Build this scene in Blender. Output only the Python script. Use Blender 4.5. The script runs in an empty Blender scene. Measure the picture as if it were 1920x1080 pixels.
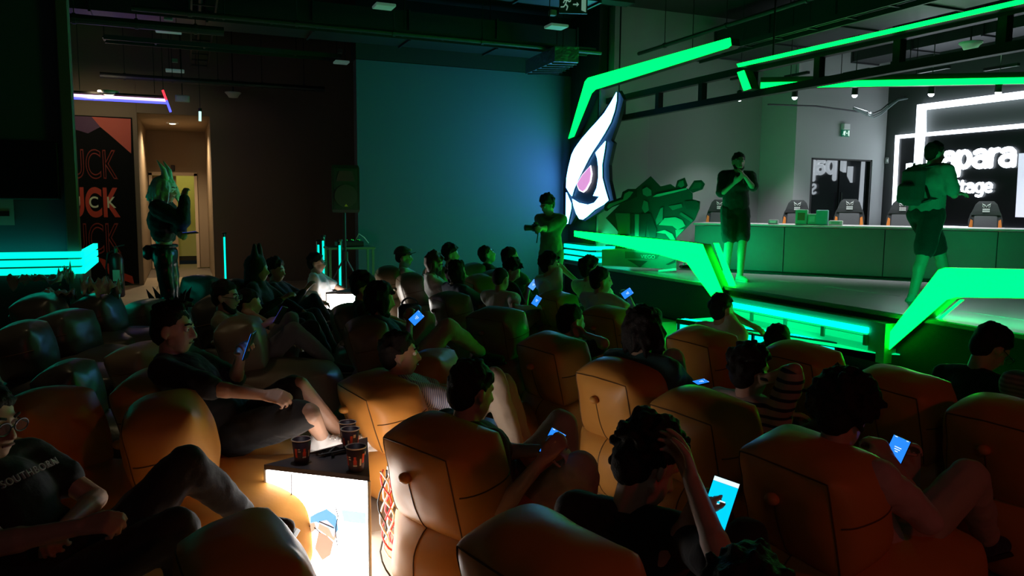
import bpy, bmesh, math, random
import numpy as np
from mathutils import Vector, Matrix, noise

# ------------------------------------------------------------------ camera, world, exposure, room lamps
SC = bpy.context.scene
COL = SC.collection
F = 1450.0; YAW = math.radians(23); PITCH = math.atan((540-381)/F); ROLL = 0.009; CAMH = 1.65
cam_d = bpy.data.cameras.new('camera'); cam = bpy.data.objects.new('camera', cam_d); COL.objects.link(cam)
cam_d.sensor_width = 36; cam_d.lens = 36*F/1920; cam_d.clip_start = .05
cam.location = (0, 0, CAMH)
cam.rotation_mode = 'QUATERNION'
cam.rotation_quaternion = (Matrix.Rotation(-YAW, 4, 'Z') @ Matrix.Rotation(math.pi/2-PITCH, 4, 'X') @ Matrix.Rotation(ROLL, 4, 'Z')).to_quaternion()
SC.camera = cam
wd = bpy.data.worlds.new('dim_room'); SC.world = wd; wd.use_nodes = True
wd.node_tree.nodes['Background'].inputs[0].default_value = (.55, .8, .75, 1)
wd.node_tree.nodes['Background'].inputs[1].default_value = .005
SC.view_settings.view_transform = 'Standard'; SC.view_settings.look = 'None'
SC.view_settings.exposure = 0; SC.view_settings.gamma = 1; SC.view_settings.use_curve_mapping = False
SC.cycles.use_denoising = True
SC.cycles.max_bounces = 6; SC.cycles.diffuse_bounces = 3; SC.cycles.glossy_bounces = 3
SC.cycles.sample_clamp_indirect = 4; SC.cycles.caustics_reflective = False; SC.cycles.caustics_refractive = False

GREEN = (0.0, 1.0, .085)
def lamp(name, kind, loc, power, color, target=None, size=.1, spot=None, blend=.6):
    d = bpy.data.lights.new(name, kind); d.energy = power; d.color = color
    if kind == 'AREA': d.size = size
    elif kind in ('POINT', 'SPOT'): d.shadow_soft_size = size
    if spot: d.spot_size = math.radians(spot); d.spot_blend = blend
    o = bpy.data.objects.new(name, d); COL.objects.link(o); o.location = loc
    if target is not None:
        o.rotation_mode = 'QUATERNION'
        o.rotation_quaternion = (Vector(target)-Vector(loc)).to_track_quat('-Z', 'Y')
    return o
# red wash lamp of the hall behind and right of the camera, and the weak lamps further back in the hall
lamp('red_wash_lamp', 'SPOT', (2.6, -2.2, 3.0), 30, (1, .06, .04), (2.0, 2.4, .5), .15, 62)
lamp('hall_lamp', 'POINT', (-.8, -1.8, 3.8), 7.5, (.9, .88, .9), size=.3)
lamp('niche_lamp', 'SPOT', (-.15, 18.6, 3.25), 200, (1, .72, .42), (-.15, 18.3, 0), .06, 150)
lamp('entrance_lamp', 'SPOT', (-1.25, 14.4, 3.40), 95, (1, .78, .45), (-1.3, 16.4, .6), .08, 150)
lamp('rear_table_lamp', 'POINT', (1.7, .0, .75), 1.1, (1, .42, .22), size=.25)
lamp('cup_fill_spot', 'SPOT', (.55, 3.6, 4.7), 80, (1, .92, .92), (.52, 3.55, .5), .05, 11, .6)  # added fill spot for the cups, in place of light bounced from the bags
lamp('left_hall_lamp', 'SPOT', (-.9, 6.6, 4.7), 36, (1, .78, .42), (-1.0, 6.4, 0), .08, 62, .9)
lamp('side_room_lamp', 'POINT', (.0, 21.9, 2.6), 22, (1, .85, .25), size=.1)

def ray(px, py):
    x = px-960.; y = 540.-py
    c, s = math.cos(ROLL), math.sin(ROLL)
    x, y = x*c-y*s, x*s+y*c
    x /= F; y /= F
    cp, sp = math.cos(PITCH), math.sin(PITCH)
    fw = cp+y*sp; up = y*cp-sp
    return Vector((x*math.cos(YAW)+fw*math.sin(YAW), -x*math.sin(YAW)+fw*math.cos(YAW), up))
O = Vector((0, 0, CAMH))
def W(px, py, d): return O+ray(px, py)*d
def PX(px, py, X): r = ray(px, py); return O+r*(X/r.x)
def PY(px, py, Y): r = ray(px, py); return O+r*(Y/r.y)
def PZ(px, py, z): r = ray(px, py); return O+r*((z-CAMH)/r.z)
def heading(a):                      # a degrees to the right of the way the room is looked into
    t = math.radians(23+a); return Vector((math.sin(t), math.cos(t), 0))
UP = Vector((0, 0, 1))

# ------------------------------------------------------------------ materials
MATS = {}
def mat(name, color=(.5, .5, .5), rough=.6, metal=0., bump=0., bscale=20., var=0., emit=None, estr=1., spec=.5, bdist=.01, sheen=0., vscale=3.):
    if name in MATS: return MATS[name]
    m = bpy.data.materials.new(name); m.use_nodes = True; nt = m.node_tree; b = nt.nodes['Principled BSDF']
    b.inputs['Base Color'].default_value = (*color, 1); b.inputs['Roughness'].default_value = rough
    b.inputs['Metallic'].default_value = metal; b.inputs['Specular IOR Level'].default_value = spec
    if sheen: b.inputs['Sheen Weight'].default_value = sheen
    tc = nt.nodes.new('ShaderNodeTexCoord')
    if var:
        n = nt.nodes.new('ShaderNodeTexNoise'); n.inputs['Scale'].default_value = vscale; n.inputs['Detail'].default_value = 4
        r = nt.nodes.new('ShaderNodeMix'); r.data_type = 'RGBA'
        nt.links.new(tc.outputs['Object'], n.inputs['Vector']); nt.links.new(n.outputs['Fac'], r.inputs['Factor'])
        r.inputs['A'].default_value = (*[c*(1-var) for c in color], 1); r.inputs['B'].default_value = (*[min(1, c*(1+var)) for c in color], 1)
        nt.links.new(r.outputs['Result'], b.inputs['Base Color'])
    if bump:
        n = nt.nodes.new('ShaderNodeTexNoise'); n.inputs['Scale'].default_value = bscale; n.inputs['Detail'].default_value = 5
        bp = nt.nodes.new('ShaderNodeBump'); bp.inputs['Strength'].default_value = bump; bp.inputs['Distance'].default_value = bdist
        nt.links.new(tc.outputs['Object'], n.inputs['Vector']); nt.links.new(n.outputs['Fac'], bp.inputs['Height'])
        nt.links.new(bp.outputs['Normal'], b.inputs['Normal'])
    if emit:
        b.inputs['Emission Color'].default_value = (*emit, 1); b.inputs['Emission Strength'].default_value = estr
    MATS[name] = m; return m
def stripes(name, c1, c2, scale, axis='Z', width=.5, rough=.85):
    if name in MATS: return MATS[name]
    m = mat(name, c1, rough); nt = m.node_tree; b = nt.nodes['Principled BSDF']
    tc = nt.nodes.new('ShaderNodeTexCoord'); w = nt.nodes.new('ShaderNodeTexWave'); w.bands_direction = axis
    w.inputs['Scale'].default_value = scale; w.inputs['Distortion'].default_value = 1.2
    r = nt.nodes.new('ShaderNodeValToRGB'); r.color_ramp.elements[0].position = width-.05; r.color_ramp.elements[1].position = width+.05
    r.color_ramp.elements[0].color = (*c1, 1); r.color_ramp.elements[1].color = (*c2, 1)
    nt.links.new(tc.outputs['Object'], w.inputs['Vector']); nt.links.new(w.outputs['Fac'], r.inputs['Fac']); nt.links.new(r.outputs['Color'], b.inputs['Base Color'])
    return m
M_WALL = mat('painted_blue_grey_wall', (.075, .108, .155), .7, bump=.08, bscale=60)
M_TAUPE = mat('taupe_wall', (.20, .155, .11), .75, bump=.08, bscale=60)
M_GREY = mat('grey_stage_wall', (.33, .34, .34), .7, bump=.06, bscale=60)
M_DKWALL = mat('dark_wall', (.045, .05, .05), .6, bump=.06, bscale=60)
M_CEIL = mat('dark_ceiling', (.022, .021, .02), .8, bump=.2, bscale=8)
M_BLACK = mat('black_metal', (.012, .012, .012), .45)
M_BLK2 = mat('black_paint', (.02, .02, .02), .6)
M_DUCT = mat('duct_metal', (.055, .055, .06), .45, .5, bump=.15, bscale=6)
M_TILE = mat('floor_tile', (.46, .40, .32), .32, bump=.05, bscale=30, var=.12, vscale=1.2)
M_GROUT = mat('floor_grout', (.16, .14, .12), .8)
M_STAGE = mat('stage_vinyl', (.30, .30, .31), .28, bump=.05, bscale=40, var=.1)
M_WHITE = mat('white_plastic', (.75, .76, .74), .4)
M_GEM = mat('green_led_face', (0, .3, .05), .5, emit=(0, 1., .055), estr=4.6)
M_GEMS = mat('green_led_face_strong', (0, .3, .05), .5, emit=(0, 1., .017), estr=19)
M_CEMS = mat('cyan_led_face_strong', (0, .3, .2), .5, emit=(.0, .9, .55), estr=5)
M_GREAR = mat('green_led_rear', (0, .3, .05), .5, emit=(0, 1., .30), estr=23); M_GREAR2 = mat('green_led_rear_dim', (0, .3, .05), .5, emit=(0, 1., .18), estr=.8); M_GREAR3 = mat('green_led_rear_mid', (0, .3, .05), .5, emit=(0, 1., .30), estr=12)
M_CEM = mat('cyan_led_face', (0, .3, .2), .5, emit=(.0, .9, .6), estr=1.5)
M_GEM2 = mat('green_led_panel', (0, .3, .05), .5, emit=(0, 1., .30), estr=.75)
M_WEM = mat('white_led_face', (.6, .6, .6), .5, emit=(.80, .90, 1.), estr=4.2)
M_LEM = mat('logo_led_face', (.6, .6, .6), .5, emit=(.12, .42, 1.), estr=13)
M_PEM = mat('pink_led_face', (.5, .3, .4), .5, emit=(.80, .33, .72), estr=.95)
M_CHROME = mat('chrome', (.6, .6, .6), .15, 1.)
M_GREYSIDE = mat('grey_letter_side', (.25, .32, .32), .5)
M_ORANGE = mat('tan_orange_leather', (.60, .265, .055), .44, spec=.35, bump=.25, bscale=9, var=.10, bdist=.012, vscale=5)
M_TAUPELEA = mat('taupe_leather', (.22, .165, .11), .38, bump=.25, bscale=9, var=.10, bdist=.012, vscale=5)
M_DKLEA = mat('charcoal_leather', (.075, .07, .065), .36, bump=.3, bscale=9, var=.15, bdist=.012, vscale=5)
M_SEAM = mat('seam_thread', (.12, .05, .012), .6)
M_GLASS = mat('lens_glass', (.02, .025, .03), .05, spec=1.)
M_LENS = mat('spectacle_lens', (.3, .3, .3), .5); M_LENS.node_tree.nodes['Principled BSDF'].inputs['Alpha'].default_value = .06; M_LENS.node_tree.nodes['Principled BSDF'].inputs['Specular IOR Level'].default_value = .0
SKIN = mat('skin', (.50, .30, .21), .5, bump=.05, bscale=90, var=.06, vscale=20)
M_EYE = mat('eye_white', (.7, .68, .65), .2)

# ------------------------------------------------------------------ mesh builder
class MB:
    def __init__(s): s.v = []; s.f = []; s.mi = []; s.cur = 0
    def add(s, vs, fs):
        o = len(s.v); s.v += [Vector(p) for p in vs]; s.f += [[o+i for i in f] for f in fs]; s.mi += [s.cur]*len(fs)
    def box(s, c, size, R=None, bev=0.):
        hx, hy, hz = [q/2 for q in size]; c = Vector(c)
        if bev > 0:
            b = min(bev, hx*.9, hy*.9, hz*.9); vs = []; 
            prof = [(-hz, b), (-hz+b, 0), (hz-b, 0), (hz, b)]
            for z, i in prof:
                x, y = hx-i, hy-i
                e = b
                vs += [(x-e, y, z), (x, y-e, z), (x, -y+e, z), (x-e, -y, z), (-x+e, -y, z), (-x, -y+e, z), (-x, y-e, z), (-x+e, y, z)]
            fs = [[k*8+i, k*8+(i+1) % 8, (k+1)*8+(i+1) % 8, (k+1)*8+i][::-1] for k in range(3) for i in range(8)]
            fs += [list(range(8)), list(range(24, 32))[::-1]]
        else:
            vs = [(x, y, z) for z in (-hz, hz) for (x, y) in ((-hx, -hy), (hx, -hy), (hx, hy), (-hx, hy))]
            fs = [[3, 2, 1, 0], [4, 5, 6, 7], [0, 1, 5, 4], [1, 2, 6, 5], [2, 3, 7, 6], [3, 0, 4, 7]]
        vs = [Vector(p) for p in vs]
        if R is not None: vs = [R @ p for p in vs]
        s.add([c+p for p in vs], fs); return s
    def bar(s, a, b, w, h, up=UP):       # rectangular bar between two points
        a = Vector(a); b = Vector(b); d = (b-a).normalized(); x = d.cross(up)
        if x.length < 1e-4: x = d.cross(Vector((1, 0, 0)))
        x.normalize(); y = x.cross(d); vs = []
        for p in (a, b): vs += [p+x*w/2+y*h/2, p-x*w/2+y*h/2, p-x*w/2-y*h/2, p+x*w/2-y*h/2]
        s.add(vs, [[0, 1, 2, 3], [7, 6, 5, 4], [0, 4, 5, 1], [1, 5, 6, 2], [2, 6, 7, 3], [3, 7, 4, 0]]); return s
    def tube(s, pts, r, n=8, closed=False):
        pts = [Vector(p) for p in pts]; rs = r if isinstance(r, (list, tuple)) else [r]*len(pts)
        rings = []; px = None
        for i, p in enumerate(pts):
            d = (pts[min(i+1, len(pts)-1)]-pts[max(i-1, 0)]).normalized()
            x = d.cross(UP) if px is None else px-d*px.dot(d)
            if x.length < 1e-3: x = d.cross(Vector((1, 0, 0)))
            x.normalize(); px = x; y = d.cross(x)
            rings.append([p+(x*math.cos(t*2*math.pi/n)+y*math.sin(t*2*math.pi/n))*rs[i] for t in range(n)])
        vs = [q for R in rings for q in R]; m = len(pts)
        fs = [[k*n+i, k*n+(i+1) % n, (k+1)*n+(i+1) % n, (k+1)*n+i][::-1] for k in range(m-1) for i in range(n)]
        fs += [list(range(n)), [(m-1)*n+i for i in range(n)][::-1]]
        s.add(vs, fs); return s
    def cap(s, a, ra, b, rb, n=10):      # rounded cone
        a = Vector(a); b = Vector(b); d = b-a
        if d.length < 1e-5: d = Vector((0, 0, 1e-4))
        d.normalize(); x = d.cross(UP)
        if x.length < 1e-3: x = d.cross(Vector((1, 0, 0)))
        x.normalize(); y = d.cross(x); vs = [a-d*ra]
        for (c, r, sg) in ((a, ra, -1), (b, rb, 1)):
            for th in ((60, 30, 0) if sg < 0 else (0, 30, 60)):
                t = math.radians(th); rr = r*math.cos(t); off = d*(sg*r*math.sin(t))
                vs += [c+off+(x*math.cos(k*2*math.pi/n)+y*math.sin(k*2*math.pi/n))*rr for k in range(n)]
        vs.append(b+d*rb); L = len(vs)-1
        fs = [[0, 1+(i+1) % n, 1+i][::-1] for i in range(n)]
        fs += [[1+k*n+i, 1+k*n+(i+1) % n, 1+(k+1)*n+(i+1) % n, 1+(k+1)*n+i][::-1] for k in range(5) for i in range(n)]
        fs += [[L, 1+5*n+i, 1+5*n+(i+1) % n][::-1] for i in range(n)]
        s.add(vs, fs); return s
    def chain(s, pts, rs, n=10):
        for i in range(len(pts)-1): s.cap(pts[i], rs[i], pts[i+1], rs[i+1], n)
        return s
    def ell(s, c, ax, r, n=14):          # ellipsoid, ax = three axes
        c = Vector(c); m = n//2; vs = []
        for j in range(1, m):
            t = math.pi*j/m
            for i in range(n):
                p = 2*math.pi*i/n
                vs.append(c+ax[0]*(r[0]*math.sin(t)*math.cos(p))+ax[1]*(r[1]*math.sin(t)*math.sin(p))+ax[2]*(r[2]*math.cos(t)))
        T = len(vs); vs += [c+ax[2]*r[2], c-ax[2]*r[2]]
        hand = ax[0].cross(ax[1]).dot(ax[2]); fs = []
        for j in range(m-2):
            for i in range(n): fs.append([j*n+i, (j+1)*n+i, (j+1)*n+(i+1) % n, j*n+(i+1) % n])
        for i in range(n): fs.append([T, i, (i+1) % n]); fs.append([T+1, (m-2)*n+(i+1) % n, (m-2)*n+i])
        if hand < 0: fs = [f[::-1] for f in fs]
        s.add(vs, fs); return s
    def sph(s, c, r, n=10): return s.ell(c, (Vector((1, 0, 0)), Vector((0, 1, 0)), UP), (r, r, r), n)
    def prism(s, pts, ex):               # polygon extruded by a vector
        pts = [Vector(p) for p in pts]; ex = Vector(ex); n = len(pts)
        nrm = Vector((0, 0, 0))
        for i in range(n): nrm += pts[i].cross(pts[(i+1) % n])
        if nrm.dot(ex) > 0: pts = pts[::-1]
        s.add(pts+[p+ex for p in pts], [list(range(n)), list(range(2*n-1, n-1, -1))]+[[i, i+n, (i+1) % n+n, (i+1) % n] for i in range(n)]); return s
    def lathe(s, prof, c=(0, 0, 0), n=20):
        c = Vector(c); m = len(prof)
        vs = [c+Vector((r*math.cos(2*math.pi*i/n), r*math.sin(2*math.pi*i/n), z)) for r, z in prof for i in range(n)]
        fs = [[k*n+i, k*n+(i+1) % n, (k+1)*n+(i+1) % n, (k+1)*n+i] for k in range(m-1) for i in range(n)]
        fs += [list(range(n))[::-1], [(m-1)*n+i for i in range(n)]]
        s.add(vs, fs); return s
    def build(s, name, m, parent=None, smooth=False, origin=None):
        me = bpy.data.meshes.new(name)
        off = Vector(origin) if origin is not None else (root_off(parent) if parent else Vector((0, 0, 0)))
        me.from_pydata([tuple(p-off) for p in s.v], [], s.f)
        for mm in (m if isinstance(m, (list, tuple)) else [m]): me.materials.append(mm)
        if isinstance(m, (list, tuple)): me.polygons.foreach_set('material_index', s.mi)
        if smooth: me.polygons.foreach_set('use_smooth', [True]*len(me.polygons))
        me.update(); return link(name, me, parent, None if parent else origin)
def root_off(p):
    v = Vector((0, 0, 0))
    while p is not None: v += p.location; p = p.parent
    return v
def link(name, data, parent=None, loc=None):
    o = bpy.data.objects.new(name, data); COL.objects.link(o)
    if parent is not None: o.parent = parent
    if loc is not None: o.location = loc
    return o
def tag(o, label=None, cat=None, group=None, kind=None):
    if label: o['label'] = label
    if cat: o['category'] = cat
    if group: o['group'] = group
    if kind: o['kind'] = kind
    return o
def thing(name, label, cat, loc, group=None, rz=0):
    o = link(name, None, None, loc); o.rotation_euler = (0, 0, rz); return tag(o, label, cat, group)
def struct(o, label=None): return tag(o, label, kind='structure')
def copy_tree(o, parent=None):
    c = o.copy(); COL.objects.link(c); c.parent = parent
    for ch in list(o.children): copy_tree(ch, c)
    return c
PENDING = []
def voxel(o, size, disp=0., dscale=.1, smooth=2):
    m = o.modifiers.new('r', 'REMESH'); m.mode = 'VOXEL'; m.voxel_size = size; m.use_smooth_shade = True
    if disp:
        key = 'clouds%.3f' % dscale
        t = bpy.data.textures.get(key) or bpy.data.textures.new(key, 'CLOUDS'); t.noise_scale = dscale; t.noise_depth = 2
        d = o.modifiers.new('d', 'DISPLACE'); d.texture = t; d.strength = disp; d.mid_level = .5; d.texture_coords = 'LOCAL'
    if smooth:
        sm = o.modifiers.new('s', 'SMOOTH'); sm.iterations = smooth; sm.factor = .5
    PENDING.append(o); return o
def bake():
    bpy.context.view_layer.update()
    dg = bpy.context.evaluated_depsgraph_get(); new = []
    for o in PENDING: new.append(bpy.data.meshes.new_from_object(o.evaluated_get(dg), depsgraph=dg))
    for o, me in zip(PENDING, new):
        o.modifiers.clear(); old = o.data; o.data = me; me.name = o.name
        bpy.data.meshes.remove(old)
    PENDING.clear()
def text_mesh(name, body, mtl, parent, M, size=1., extrude=.01, offset=0., outline=0., bev=0., spacing=1.):
    c = bpy.data.curves.new(name, 'FONT'); c.body = body; c.size = size; c.extrude = extrude; c.offset = offset
    c.align_x = 'CENTER'; c.align_y = 'CENTER'; c.space_character = spacing; c.resolution_u = 6
    if outline: c.fill_mode = 'NONE'; c.bevel_depth = outline; c.bevel_resolution = 1; c.extrude = 0
    elif bev: c.bevel_depth = bev; c.bevel_resolution = 1
    c.materials.append(mtl)
    tmp = bpy.data.objects.new('tmp', c); COL.objects.link(tmp); bpy.context.view_layer.update()
    dg = bpy.context.evaluated_depsgraph_get(); me = bpy.data.meshes.new_from_object(tmp.evaluated_get(dg), depsgraph=dg)
    bpy.data.objects.remove(tmp); me.transform(M)
    if parent is not None: me.transform(Matrix.Translation(-root_off(parent)))
    me.name = name; return link(name, me, parent)
def frame(x, y, n, c):
    return Matrix(((x.x, y.x, n.x, c.x), (x.y, y.y, n.y, c.y), (x.z, y.z, n.z, c.z), (0, 0, 0, 1)))
# ------------------------------------------------------------------ setting
fl = struct(MB().box((1.5, 8, -.06), (23, 28, .08)).build('floor', M_GROUT))
tile_me = None; k = 0
for r in range(29):
    for c in range(9):
        cx = -4.1+1.2*c+(.6 if r % 2 else 0); cy = 1.0+.6*r
        if cx > 6.1: continue
        if tile_me is None:
            o = MB().box((0, 0, -.012), (1.194, .594, .024), bev=.003).build('tile', M_TILE); tile_me = o.data; o.parent = fl
        else:
            o = link('tile', tile_me, fl)
        o.location = (cx, cy, random.Random(k).uniform(-.0008, .0008)); k += 1
MB().box((1.5, 0, -.014), (1.194, .594, .02)).build('tile', M_TILE, fl)
struct(MB().box((1.5, 8, 5.0), (23, 28, .1)).build('ceiling', M_CEIL))
struct(MB().box((4.68, 12.92, 1.97), (4.04, .24, 3.94)).build('wall_back', M_WALL))
struct(MB().box((4.68, 13.0, 4.45), (4.04, .4, 1.0)).build('trim_1', M_CEIL))
wf = struct(MB().box((-4.9, 16.7, 2.5), (8.3, .2, 5)).box((3.8, 16.7, 2.5), (6.5, .2, 5)).box((-.1, 16.7, 4.15), (1.31, .2, 1.7)).build('wall_far', M_TAUPE))
nb = MB().box((-.82, 18.7, 1.65), (.14, 3.9, 3.3)).box((.63, 18.7, 1.65), (.14, 3.9, 3.3)).box((-.1, 18.7, 3.36), (1.6, 3.9, .12))
nb.box((-.72, 20.7, 1.65), (.10, .14, 3.3)).box((.44, 20.7, 1.65), (.3, .14, 3.3)).box((-.19, 20.7, 2.8), (.96, .14, 1.0))
struct(nb.build('wall_niche', mat('niche_wall', (.30, .235, .165), .7, bump=.05, bscale=50)))
d1 = struct(MB().box((-.69, 20.61, 1.15), (.07, .08, 2.3)).box((.31, 20.61, 1.15), (.07, .08, 2.3)).box((-.19, 20.61, 2.28), (1.07, .08, .08)).build('door_1', mat('door_trim_paint', (.55, .45, .33), .5)))
dl = MB().box((-.40, 20.78, 1.13), (.55, .04, 2.22), bev=.006).build('door_leaf', mat('door_leaf_paint', (.33, .25, .16), .5), d1)
MB().tube([(-.2, 20.72, 1.05), (-.2, 20.68, 1.05), (-.3, 20.68, 1.05)], .012).build('handle', M_CHROME, d1)
struct(MB().box((-.1, 23.2, 1.5), (3, .1, 3)).box((-1.6, 22, 1.5), (.1, 2.4, 3)).box((1.4, 22, 1.5), (.1, 2.4, 3)).box((-.1, 22, 3.0), (3, 2.4, .1)).build('wall_side_room', mat('yellowish_wall', (.55, .55, .3), .7)))
struct(MB().box((-.1, 23.13, .06), (2.9, .03, .12)).build('baseboard_side_room', M_BLK2))
tag(MB().box((-.19, 20.6, 2.42), (.09, .06, .14), bev=.01).build('door_sensor', M_BLACK, origin=(-.19, 20.6, 2.35)), 'small black sensor box above the open door in the niche', 'sensor')
# booth on the left
wb = struct(MB().box((-5.25, 9.3, 2.5), (8.4, .2, 5)).build('wall_booth', M_WALL))
struct(MB().box((-5.25, 9.9, .53), (8.38, 1.55, 1.06)).build('wall_booth_base', M_BLACK))
struct(MB().box((-1.05, 9.16, 2.5), (.12, .12, 5), bev=.012).build('trim_2', mat('brown_corner_trim', (.16, .12, .10), .5)))
# stage
st = struct(MB().box((9.75, 5.7, .275), (6.5, 14.2, .55)).build('stage', M_BLK2))
MB().box((9.74, 5.7, .575), (6.56, 14.2, .05), bev=.01).build('stage_floor', M_STAGE, st)
for px, py, w, l in ((1548, 520, .05, .5), (1470, 527, .09, .35), (1610, 545, .02, 1.2), (1850, 590, .02, 1.4)):
    p = PZ(px, py, .602); MB().box((p.x, p.y, .6015), (w, l, .002)).build('floor_tape', mat('grey_tape', (.42, .43, .43), .4), st)
struct(MB().box((8.35, 11.7, 2.5), (3.2, .2, 5)).build('wall_stage', M_GREY))
struct(MB().box((6.62, 12.25, 2.5), (.16, 1.0, 5)).build('wall_stage_side', M_DKWALL))
struct(MB().box((6.95, 11.57, 2.2), (.95, .06, 3.2), bev=.004).build('trim_3', M_GREY))
ew = MB().box((10.09, 11.15, 2.5), (.38, .9, 5)).box((11.89, 10.75, 2.5), (.30, .1, 5)).box((11.01, 10.75, 3.75), (1.46, .1, 2.5))
struct(ew.build('wall_exit', mat('light_grey_wall', (.42, .43, .43), .7, bump=.05, bscale=60)))
d2 = struct(MB().box((10.31, 10.76, 1.55), (.05, .1, 1.95)).box((11.73, 10.76, 1.55), (.05, .1, 1.95)).box((11.02, 10.76, 2.5), (1.46, .1, .05)).build('door_2', M_BLK2))
for x in (10.66, 11.36): MB().box((x, 10.78, 1.53), (.66, .02, 1.88)).build('pane', mat('dark_glass', (.02, .022, .025), .04, spec=1.), d2)
MB().bar((11.02, 10.70, 1.3), (11.02, 10.70, 1.9), .03, .03).build('handle', M_CHROME, d2)
MB().box((10.5, 10.68, 1.24), (.9, .03, .07)).build('push_bar', M_CHROME, d2)
ws = struct(MB().box((12.2, 5, 2.5), (.3, 11.6, 5)).build('wall_screen', M_DKWALL))
struct(MB().box((-9.45, 8, 2.5), (.1, 28, 5)).build('wall_left', M_DKWALL))
# stage steps
sp = struct(MB().box((6.42, 6.85, .3), (.16, 2.7, .4)).build('step_riser', mat('step_green_gloss', (.16, .34, .2), .35)))
MB().box((6.33, 6.85, .405), (.05, 2.3, .055)).build('nosing_light', M_CEMS, sp)
MB().box((6.336, 6.85, .235), (.008, 2.3, .07)).build('lower_spill_glow', mat('dim_green_spill_glow', (0, .3, .1), .4, emit=(0, 1., .3), estr=.42), sp)  # emission imitates the strips' light on the riser, no lamp of its own
MB().box((6.336, 6.85, .36), (.008, 2.3, .03)).build('upper_spill_glow', mat('dim_green_spill_glow'), sp)  # same painted glow between the nosing strip and the riser lights
for i in range(4):
    MB().box((6.335, 7.72-.57*i, .305), (.02, .5, .065)).build('riser_light', M_GEM2, sp)
    MB().box((6.33, 7.43-.57*i, .305), (.035, .045, .11)).build('divider', mat('green_paint', (.08, .3, .14), .5), sp)
q = [Vector((6.34, 8.15, 0)), Vector((5.72, 8.1, 0)), Vector((6.03, 7.1, 0)), Vector((6.56, 5.5, 0)), Vector((6.5, 5.45, 0)), Vector((6.34, 5.6, 0))]
st2 = struct(MB().prism([p+UP*.0 for p in q], (0, 0, .185)).build('step_platform', M_BLK2))
MB().prism([p+UP*.186 for p in q], (0, 0, .012)).build('lit_tread', M_GEM2, st2)
for a, b in ((q[1], q[2]), (q[2], q[3])):
    n = (b-a).normalized(); inn = Vector((-n.y, n.x, 0)); inn = inn if inn.x > 0 else -inn
    MB().bar(a+inn*.09+UP*.2, b+inn*.09+UP*.2, .13, .01).build('tread_light', M_CEMS, st2)
    MB().bar(a-inn*.01+UP*.19, b-inn*.01+UP*.19, .04, .05).build('edge_bar', M_BLACK, st2)
    MB().bar(a-inn*.006+UP*.115, b-inn*.006+UP*.115, .012, .07).build('riser_light', M_CEM, st2)
    MB().bar(a-inn*.01+UP*.03, b-inn*.01+UP*.03, .035, .06).build('edge_bar', M_BLACK, st2)
    for t in (.03, .3, .62, .96):
        p = a.lerp(b, t)-inn*.01; MB().bar(p+UP*.02, p+UP*.19, .035, .035).build('post', M_BLACK, st2)

# ceiling services: ducts, trays, pipes
def duct(name, label, cat, a, b, w, h, m=M_DUCT, ribs=6):
    a = Vector(a); b = Vector(b); t = thing(name, label, cat, a)
    MB().bar(a, b, w, h).build('duct_body', m, t)
    for i in range(ribs+1):
        p = a.lerp(b, i/ribs); d = (b-a).normalized()*.03
        MB().bar(p-d*.5, p+d*.5, w+.05, h+.05).build('flange', m, t)
    for i in (1, ribs-1):
        p = a.lerp(b, i/ribs); MB().tube([p+UP*h/2, (p.x, p.y, 4.95)], .008, 6).build('hanger', M_BLACK, t)
    return t
duct('air_duct', 'long dark air duct crossing the ceiling over the blue wall', 'air duct', (-2.5, 12.2, 4.35), (6.2, 12.2, 4.35), .6, .42)
duct('air_duct', 'dark air duct near the top centre running across the ceiling', 'air duct', (-1, 9.6, 4.5), (5.2, 9.6, 4.5), .5, .35)
duct('air_duct', 'wide grey air duct over the counter on the stage', 'air duct', (8.9, 11.2, 4.4), (8.9, 3.2, 4.4), .8, .45)
duct('air_duct', 'grey air duct above the screen wall of the stage', 'air duct', (11.1, 10.4, 4.35), (11.1, 3.2, 4.35), .6, .4)
def tray(label, a, b, w=.3):
    a = Vector(a); b = Vector(b); t = thing('cable_tray', label, 'cable tray', a)
    d = (b-a).normalized(); s = d.cross(UP)*w/2; L = (b-a).length; n = int(L/.6)
    for sg in (-1, 1): MB().bar(a+s*sg, b+s*sg, .025, .07).build('rail', M_DUCT, t)
    for i in range(n+1):
        p = a+d*(i*L/n); MB().bar(p-s, p+s, .03, .02).build('rung', M_DUCT, t)
    for i in range(0, n+1, 4):
        p = a+d*(i*L/n); MB().tube([p, (p.x, p.y, 4.95)], .007, 6).build('hanger', M_BLACK, t)
    MB().tube([a-s*.3+UP*.03, b-s*.3+UP*.03], .03, 6).build('cable', M_BLACK, t)
tray('black cable tray running away from the camera at upper left', (.33, 9.4, 4.2), (.38, 16.2, 4.2))
tray('dark cable tray crossing above the entrance on the left', (-1.0, 13.4, 4.05), (2.5, 13.4, 4.05))
tray('dark cable tray crossing in front of the blue wall top', (.6, 11.4, 4.1), (6.2, 11.4, 4.1))
tray('cable tray hanging over the stage behind the long green beam', (7.6, 10.6, 3.95), (7.6, 3.6, 3.95))
def pipe(label, pts, r, m=M_DUCT):
    pts = [Vector(p) for p in pts]; t = thing('ceiling_pipe', label, 'pipe', pts[0])
    MB().tube(pts, r, 10).build('pipe_run', m, t)
    a, b = pts[0], pts[-1]
    for i in range(5):
        p = a.lerp(b, (i+.5)/5); MB().tube([p, (p.x, p.y, 4.95)], .006, 6).build('hanger', M_BLACK, t)
        d = (b-a).normalized()*.02; MB().tube([p-d, p+d], r+.012, 10).build('clamp', m, t)
pipe('thin sprinkler pipe along the top of the picture centre', [(-.5, 10.9, 4.0), (6.1, 10.9, 4.0)], .035)
pipe('thick dark pipe crossing the upper left ceiling', [(-3, 11.6, 3.95), (.6, 11.6, 3.95)], .06)
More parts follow.
